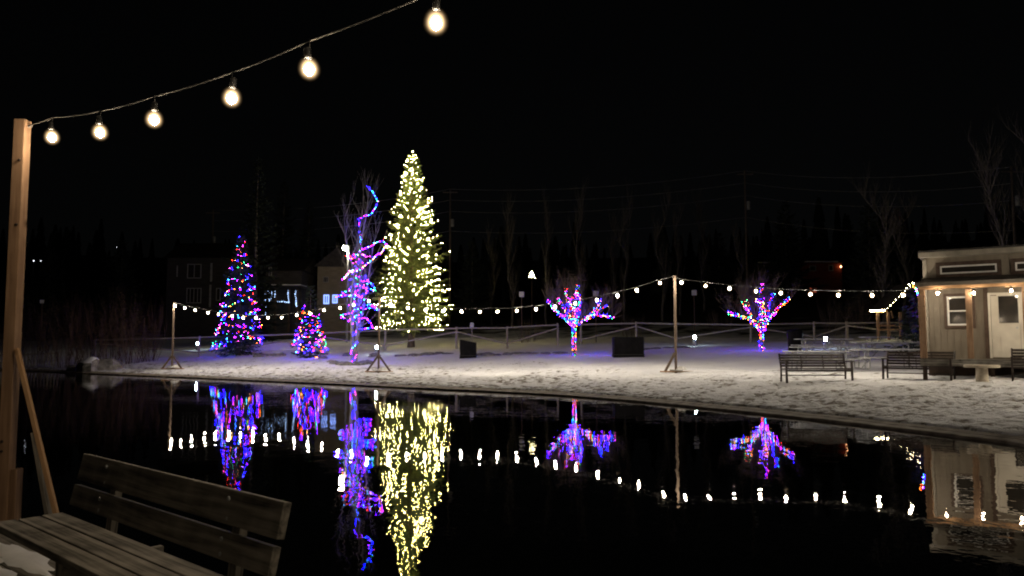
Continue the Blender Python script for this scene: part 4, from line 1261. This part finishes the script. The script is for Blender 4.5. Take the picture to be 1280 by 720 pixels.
def bare_tree(px_, d, ty, spread, label, seed, width=.16, n=3, group='bare trees on the dark hillside', narrow=.3):
    rg = random.Random(seed); b0 = base(px_, d); h = height_for(px_, ty, d)
    root = thing('bare_tree', b0, label, 'tree', group)
    tb = MB(); q = [Vector((rg.uniform(-.15, .15) * k, rg.uniform(-.15, .15) * k, -.4 + h * .97 * k / 7)) for k in range(8)]
    tb.tube(q, [width * (1 - .88 * k / 7) for k in range(8)], 7)
    tb.build('trunk', M['dim_bark'], root, smooth=True)
    cb = MB()
    for k in range(2, 8):
        for _ in range(n + 3):
            a = rg.uniform(0, 6.28)
            grow(cb, q[k - 1].lerp(q[k], rg.random()), Vector((math.cos(a) * spread, math.sin(a) * spread, 1)), h * rg.uniform(.1, .22), width * .22, 1, rg, narrow, .4, n=n)
    cb.build('crown', M['dim_bark'], root)
for k, (px_, d, ty, lab) in enumerate(((640, 88, 255, 'bare poplar nearest the left white sign'), (683, 92, 258, 'bare poplar above the little lit cone tree'), (727, 86, 240, 'tallest bare poplar behind the middle lit tree'),
                                       (765, 95, 275, 'bare poplar right of the tallest poplar'), (780, 90, 250, 'bare poplar above the wide black box'), (828, 85, 245, 'bare poplar left of the brace post top'),
                                       (850, 92, 262, 'bare poplar right of the brace post top'), (880, 96, 252, 'bare poplar between the brace post and the utility pole'), (615, 95, 290, 'short bare poplar right of the tall lit spruce'), (925, 88, 285, 'bare poplar beside the tall utility pole'))):
    bare_tree(px_, d, ty, .25, lab, 200 + k)
for k, (px_, d, ty, lab) in enumerate(((1105, 60, 235, 'wide bare tree left of the cabin roof'), (1130, 64, 260, 'bare tree touching the cabin roof corner'), (1252, 48, 190, 'big pale bare tree behind the cabin roof'), (1300, 50, 170, 'big bare tree behind the cabin at the frame edge'))):
    bare_tree(px_, d, ty, .6, lab, 230 + k, .2, 4, narrow=.45)

# distant dark woods on the ridge, one mass
fw = MB(); rg = random.Random(8)
for k in range(420):
    y = rg.uniform(130, 330); x = rg.uniform(-.85, .85) * y
    if y < 175 and -70 < x < -15: continue
    z = ground(x, y); h = rg.uniform(5, 17) * rg.uniform(.6, 1.05); r_ = h * rg.uniform(.13, .24)
    b = Vector((x, y, z - .5))
    for t in range(4):
        z0 = h * (.08 + .22 * t); fw.lathe([(r_ * (1 - .2 * t) * rg.uniform(.9, 1.1), z0), (r_ * .28 * (1 - .2 * t), z0 + h * .3)], 7, b)
tag(fw.build('far_woods', M['dark_needles']), 'far dark conifer woods on the ridge', 'woods', kind='stuff')

# ------------------------------------------------------------------ utility poles and wires
poles = []
for px_, ty, d, lab in ((263, 262, 105, 'utility pole beside the dark house'), (562, 236, 100, 'utility pole right of the tall lit spruce'), (935, 213, 90, 'thick utility pole above the right lit tree'), (1273, 208, 66, 'utility pole behind the cabin roof')):
    b0 = base(px_, d); h = P(px_, ty, d).z - b0.z
    root = thing('utility_pole', b0, lab, 'utility pole', 'utility poles and wires')
    MB().tube([(0, 0, -.5), (0, 0, h)], [.15, .1], 9).build('pole', M['pole'], root, smooth=True)
    MB().box((0, -.14, h - .5), (1.9, .1, .12)).build('crossarm', M['pole'], root)
    t = MB().lathe([(.2, h * .72), (.22, h * .73), (.22, h * .73 + .75), (.15, h * .73 + .82)], 10, (.3, -.2, 0)); t.build('transformer', M['galv'], root, smooth=True)
    poles.append((b0, h))
wl = ['topmost wire', 'second wire', 'third wire', 'lowest wire']
sn = ['between the dark house pole and the spruce pole', 'between the spruce pole and the thick pole', 'between the thick pole and the cabin pole']
for k in range(3):
    (a, ha), (b, hb) = poles[k], poles[k + 1]
    for w, dz in enumerate((.05, 1.5, 3., 5.6)):
        p, q = a + UZ * (ha - dz), b + UZ * (hb - dz); pts = []
        for i in range(17):
            t = i / 16; c = p.lerp(q, t); c.z -= 4 * t * (1 - t) * .9; pts.append(c)
        tag(MB().tube(pts, .018, 4).build('power_line', M['wire'], None, p), f'{wl[w]} {sn[k]}', 'wire', 'utility poles and wires')

# ------------------------------------------------------------------ street lamp and far lamps
b0 = base(434, 76); t = P(431, 311, 76)
sl = thing('street_lamp', b0, 'lit street lamp on a pole left of the slim bare tree', 'street lamp')
hh = t.z - b0.z
MB().tube([(0, 0, -.3), (0, 0, hh * .8), (0, 0, hh + .3)], [.12, .1, .08], 8).build('pole', M['galv'], sl, smooth=True)
MB().tube([(0, 0, hh + .3), (-.12, -.2, hh + .42), (-.22, -.5, hh + .3)], .035, 6).build('arm', M['galv'], sl)
MB().lathe([(.1, -.2), (.2, -.1), (.22, .05), (.14, .2), (.06, .24)], 12, (-.22, -.5, hh)).build('lamp', M['street'], sl, smooth=True)
MB().lathe([(.16, .2), (.18, .24), (.05, .32)], 12, (-.22, -.5, hh)).build('hood', M['dark_metal'], sl, smooth=True)
for px_, py_, r_, d, lab in ((78, 304, .17, 200, 'brightest white lamp far up on the left hillside'), (39, 326, .12, 170, 'left lamp of the pair far left on the dark hillside'), (48, 326, .12, 170, 'right lamp of the pair far left on the dark hillside'),
                             (143, 309, .12, 210, 'faint tilted lamp on the left hillside above the shrubs'), (222, 312, .1, 200, 'faint far lamp above the dark house')):
    b0 = base(px_, d); t = P(px_, py_, d)
    r0 = thing('far_lamp', b0, lab, 'lamp', 'far lamps on the hillside')
    hh = t.z - b0.z
    MB().tube([(0, 0, -1), (0, 0, hh - r_)], .08, 6).build('pole', M['galv'], r0)
    MB().lathe([(r_ * .4, hh - r_), (r_, hh), (r_ * .5, hh + r_)], 8).build('lamp', M['far_lamp'], r0)
b0 = base(52, 74); t = P(52, 377, 74)
sg = thing('sign_post', b0, 'tiny pale sign on a stake beyond the shrubs, right of the dock post', 'sign', 'white signs on the slope')
MB().box((0, 0, (t.z - b0.z) / 2 - .2), (.07, .07, t.z - b0.z + .3)).build('stake', M['trim'], sg); MB().box((0, -.06, t.z - b0.z), (.4, .03, .35)).build('panel', M['sign'], sg)
# small lit cone tree up the hill
b0 = base(665, 92); t = P(665, 348, 92)
ct = thing('cone_tree_light', Vector((b0.x, b0.y, t.z - .0)), 'small glowing cone shaped tree light high on the dark slope', 'light decoration')
MB().tube([(0, 0, b0.z - t.z - .2), (0, 0, .1)], .05, 6).build('pole', M['trim'], ct)
cm = MB()
for k in range(46):
    u = k / 46; a = k * 2.4; cm.octa((math.cos(a) * .42 * (1 - u), math.sin(a) * .42 * (1 - u), .05 + u * .95), .02)
cm.build('lamp_spiral', M['strip'], ct)
MB().lathe([(.4, 0), (.02, 1.)], 10).build('cone', M['needles'], ct)

# ------------------------------------------------------------------ houses
def house(name, px0, px1, d, eave_py, depth, label, wallm, roof_h=2., gable='x', group='houses beyond the fence', base_py=None):
    a = base(px0, d); b = base(px1, d); cx = (a.x + b.x) / 2
    z0 = min(a.z, b.z) - .5
    root = thing(name, Vector((cx, d, z0)), label, 'house', group)
    W = b.x - a.x; ze = P((px0 + px1) / 2, eave_py, d).z - z0
    MB().box((0, depth / 2, ze / 2), (W, depth, ze)).build('wall', M[wallm], root)
    r = MB()
    ov = .4
    if gable == 'x':
        V = [(-W / 2 - ov, -ov, ze - .05), (W / 2 + ov, -ov, ze - .05), (W / 2 + ov, depth + ov, ze - .05), (-W / 2 - ov, depth + ov, ze - .05), (-W / 2 - ov, depth / 2, ze + roof_h), (W / 2 + ov, depth / 2, ze + roof_h)]
        Fs = [(0, 1, 5, 4), (2, 3, 4, 5), (1, 2, 5), (3, 0, 4), (3, 2, 1, 0)]
    else:
        V = [(-W / 2 - ov, -ov, ze - .05), (W / 2 + ov, -ov, ze - .05), (W / 2 + ov, depth + ov, ze - .05), (-W / 2 - ov, depth + ov, ze - .05), (0, -ov, ze + roof_h), (0, depth + ov, ze + roof_h)]
        Fs = [(0, 1, 4), (1, 2, 5, 4), (2, 3, 5), (3, 0, 4, 5), (3, 2, 1, 0)]
    r.v += [Vector(v) for v in V]; r.f += [list(f) for f in Fs]; r.mi += [0] * 5
    r.build('roof', M['roof'], root)
    def win(p0, q0, p1, q1, frame='grey_trim', pane='glass', mull=1, fw=.1):
        A_ = P(p0, q1, d) - root.location; B_ = P(p1, q0, d) - root.location
        x0, x1, w0, w1 = A_.x, B_.x, A_.z, B_.z
        f = MB()
        for (a_, b_, c_, d_) in ((x0, x1, w1 - fw, w1), (x0, x1, w0, w0 + fw), (x0, x0 + fw, w0 + fw, w1 - fw), (x1 - fw, x1, w0 + fw, w1 - fw)):
            f.box(((a_ + b_) / 2, -.04, (c_ + d_) / 2), (b_ - a_, .09, d_ - c_))
        for k in range(mull):
            xm = lerp(x0, x1, (k + 1) / (mull + 1)); f.box((xm, -.04, (w0 + w1) / 2), (fw * .8, .08, w1 - w0 - 2 * fw - .01))
        o = f.build('window', M[frame], root)
        MB().box(((x0 + x1) / 2, -.015, (w0 + w1) / 2), (x1 - x0 - 2 * fw, .03, w1 - w0 - 2 * fw)).build('pane', M[pane], o)
    return root, win, z0, ze, W
root, win, z0, ze, W = house('dark_house', 207, 329, 96, 322, 9, 'large dark house with two pale framed windows, left of the narrow spruce', 'dark_wall', 2.4)
win(234, 330, 252, 348, mull=1); win(233, 360, 252, 379, mull=3); win(270, 360, 276, 376, mull=0)
for px_, p0, p1 in ((264, 329, 352), (262.5, 356, 384), (221.5, 332, 346)):
    A_ = P(px_, p1, 96) - root.location; B_ = P(px_, p0, 96) - root.location
    MB().box((A_.x, -.06, (A_.z + B_.z) / 2), (.22 if px_ > 230 else .12, .1, B_.z - A_.z)).build('trim_board', M['grey_trim'], root)
root, win, z0, ze, W = house('porch_house', 331, 376, 90, 338, 8, 'low house whose porch posts are hung with icy blue lights', 'dark_wall', 1.8)
win(336, 334, 340, 345, mull=0)
hs = root; hl = root.location
ph_ = []
for px_ in (331, 344, 361, 371):
    a = P(px_, 402, 88) - hl; b = P(px_, 361, 88) - hl
    MB().box((a.x, a.y, (a.z + b.z) / 2 - .6), (.2, .2, b.z - a.z + 1.2)).build('porch_post', M['trim'], hs)
a = P(330, 361, 88) - hl; b = P(374, 359, 88) - hl
MB().box(((a.x + b.x) / 2, .0 - 1.0, b.z + .1), (b.x - a.x + .6, 2.9, .16)).build('porch_roof', M['roof'], hs)
MB().box(((a.x + b.x) / 2, -1.0, b.z + .24), (b.x - a.x + .5, 2.8, .1)).build('snow_cap', M['snow'], hs)
il = []
for (x0, y0, x1, y1, n) in ((331, 363, 332, 398, 15), (330, 362, 341, 364, 10), (336, 362, 337, 378, 10), (340, 364, 338, 376, 8), (360, 364, 361, 379, 12), (352, 377, 362, 378, 9), (369, 364, 371, 384, 13), (370, 378, 371, 384, 6), (344, 364, 344, 372, 6), (346, 377, 353, 377, 4)):
    for k in range(n): il.append(P(lerp(x0, x1, k / n) + random.uniform(-.7, .7), lerp(y0, y1, k / n) + random.uniform(-.6, .6), 87.8))
fairy(hl, il, 'icicle', .042, 'icy blue lights on the porch of the low dark house', cable=None, keep=100)
root, win, z0, ze, W = house('tan_house', 396, 446, 93, 333, 9, 'tan gabled house with two blue lit windows behind the street lamp', 'tan_wall', 2.3, gable='y')
win(404, 346, 410.5, 353, mull=2, fw=.06)
win(404.5, 368.5, 411.5, 380, frame='blue_glow', mull=1, fw=.14); win(415.5, 368.5, 422, 379, frame='blue_glow', mull=1, fw=.14)
root, win, z0, ze, W = house('red_house', 1004, 1054, 112, 328.5, 9, 'long red house with white windows up the slope behind the lit tree', 'red_wall', .7)
win(1011.5, 332, 1020, 339, mull=0, fw=.14); win(1035.5, 331, 1041.5, 339, mull=0, fw=.14); win(1011, 359, 1021, 367, frame='red_wall', pane='pink_glow', mull=1)
A_ = P(1004, 327.5, 112) - root.location; B_ = P(1046, 327.5, 112) - root.location
MB().box(((A_.x + B_.x) / 2, -.5, A_.z), (B_.x - A_.x, .16, .2)).build('gutter', M['white_trim'], root)
A_ = P(1050, 333.5, 112) - root.location
MB().lathe([(.05, -.14), (.13, 0), (.05, .14)], 8, (A_.x, -.3, A_.z)).build('porch_lamp', M['orange_lamp'], root)
root, win, z0, ze, W = house('flat_roof_house', 946, 976, 118, 329, 8, 'dark low house with a pale roof edge, left of the red house', 'dark_wall', .4)
A_ = P(946, 328.5, 118) - root.location; B_ = P(976, 328.5, 118) - root.location
MB().box(((A_.x + B_.x) / 2, -.5, A_.z), (B_.x - A_.x, .12, .14)).build('gutter', M['white_trim'], root)
bank = rock_mesh(3, .22); b0 = base(352, 66)
bk = thing('snow_bank', b0, 'smooth ploughed snow bank between the two dark spruces', 'snow bank', rz=.2); bk.scale = (3.4, 1.4, 2.6)
bank.build('snow_heap', M['snow'], bk, smooth=True)

# ------------------------------------------------------------------ small lit shed
SD_ = 52.
b0 = base(1112, SD_)
sh = thing('open_shed', b0, 'little open wooden shed with a lit gable behind the picnic tables', 'shed')
def sp3(px_, py_, dd=0.): return P(px_, py_, SD_ + dd) - b0
for px_, dd in ((1097, 0), (1125, 0), (1097, 1.8), (1125, 1.8), (1110, 0)):
    a = sp3(px_, 390, dd); MB().box((a.x, a.y, (a.z - .2) / 2), (.16, .16, a.z + .2)).build('post', M['pine'], sh, bevel=.01)
for k, py_ in enumerate((407, 412)):
    a = sp3(1097, py_); b = sp3(1125, py_); MB().bar(a + Vector((0, -.1, 0)), b + Vector((0, -.1, 0)), .04, .12).build('rail', M['pine_x'], sh)
e0 = sp3(1087, 389); e1 = sp3(1107, 388.5); rd = sp3(1143, 353)
MB().bar(e0, e1, .1, .12).build('eave_board', M['pine_x'], sh)
r = MB(); bz = Vector((0, 2.6, 0))
for (a, b) in ((e1 + Vector((0, 0, .06)), rd), (rd, rd + Vector((2.4, 0, -2.0)))):
    i = len(r.v); th = Vector((0, 0, -.1)); r.v += [a, b, b + bz, a + bz, a + th, b + th, b + bz + th, a + bz + th]
    for q in ((0, 1, 2, 3), (7, 6, 5, 4), (0, 4, 5, 1), (1, 5, 6, 2), (2, 6, 7, 3), (3, 7, 4, 0)): r.f.append([i + v for v in q]); r.mi.append(0)
r.build('roof', M['roof'], sh)
a = sp3(1118, 385); MB().bar(sp3(1108, 389), sp3(1112, 397), .08, .1).bar(sp3(1114, 389), sp3(1116, 398), .08, .1).build('bracket', M['pine'], sh)
gl = []
for k in range(40): gl.append(P(lerp(1088, 1106, k / 40), lerp(388.6, 387.8, k / 40), SD_ - .1))
gr = []
for k in range(8): gr.append(P(lerp(1109, 1134, k / 7) + random.uniform(-.8, .8), lerp(385.5, 360, k / 7), SD_ - .12))
for k in range(5): gr.append(P(lerp(1136, 1142, k / 4), lerp(356, 354, k / 4) + random.uniform(-1, 2), SD_ - .12))
fairy(b0, gr, 'strip', .02, 'row of bright dots climbing the little shed gable', cable=[gr])
fairy(b0, gl, 'strip', .03, 'bright warm strip of lights along the little shed eave', cable=[gl])
gl2 = [P(lerp(1094, 1120, k / 7), lerp(384.5, 364, k / 7), SD_ + 2.2) for k in range(8)]
fairy(b0 + Vector((0, 2.2, 0)), gl2, 'strip', .016, 'faint dotted row of lights above the shed roof', cable=[gl2])

# dark picket railing on the far left shore
b0 = base(35, 57)
rl = thing('picket_railing', b0, 'low dark picket railing on the far shore by the dock post', 'railing')
pk = MB(); a = base(-20, 57); b = base(75, 57)
for k in range(24):
    q = a.lerp(b, k / 23); MB_ = pk.box(q - b0 + UZ * .5, (.07, .05, 1.1))
pk.build('picket_row', M['grey_post'], rl)
MB().bar(a - b0 + UZ * .95 + Vector((0, .05, 0)), b - b0 + UZ * .95 + Vector((0, .05, 0)), .05, .09).build('top_rail', M['grey_rail'], rl)

# ------------------------------------------------------------------ night light
w = bpy.data.worlds.new('World'); S.world = w; w.use_nodes = True
nt = w.node_tree; bg = nt.nodes['Background']
sky = nt.nodes.new('ShaderNodeTexSky'); sky.sky_type = 'NISHITA'; sky.sun_disc = False
sky.sun_elevation = R(18); sky.sun_rotation = R(200)
hs_ = nt.nodes.new('ShaderNodeHueSaturation'); hs_.inputs['Saturation'].default_value = .25
nt.links.new(sky.outputs[0], hs_.inputs['Color']); nt.links.new(hs_.outputs[0], bg.inputs[0]); bg.inputs[1].default_value = .00022
sun = bpy.data.lights.new('moon', 'SUN'); sun.energy = .0015; sun.angle = R(.5); sun.color = (1, .95, .88)
so = bpy.data.objects.new('moon', sun); COL.objects.link(so)
so.rotation_euler = (R(72), 0, R(-20))

# ------------------------------------------------------------------ render settings
S.view_settings.view_transform = 'Standard'; S.view_settings.look = 'None'; S.view_settings.gamma = 1; S.view_settings.exposure = 0
S.view_settings.use_curve_mapping = False
cy = S.cycles
cy.use_denoising = True; cy.denoiser = 'OPENIMAGEDENOISE'; cy.denoising_input_passes = 'RGB_ALBEDO_NORMAL'
cy.use_adaptive_sampling = False
cy.max_bounces = 5; cy.diffuse_bounces = 2; cy.glossy_bounces = 3; cy.transmission_bounces = 2
cy.sample_clamp_indirect = 4; cy.sample_clamp_direct = 0
cy.use_light_tree = True; cy.caustics_reflective = False; cy.caustics_refractive = False
cy.pixel_filter_type = 'BLACKMAN_HARRIS'; cy.filter_width = 2.0
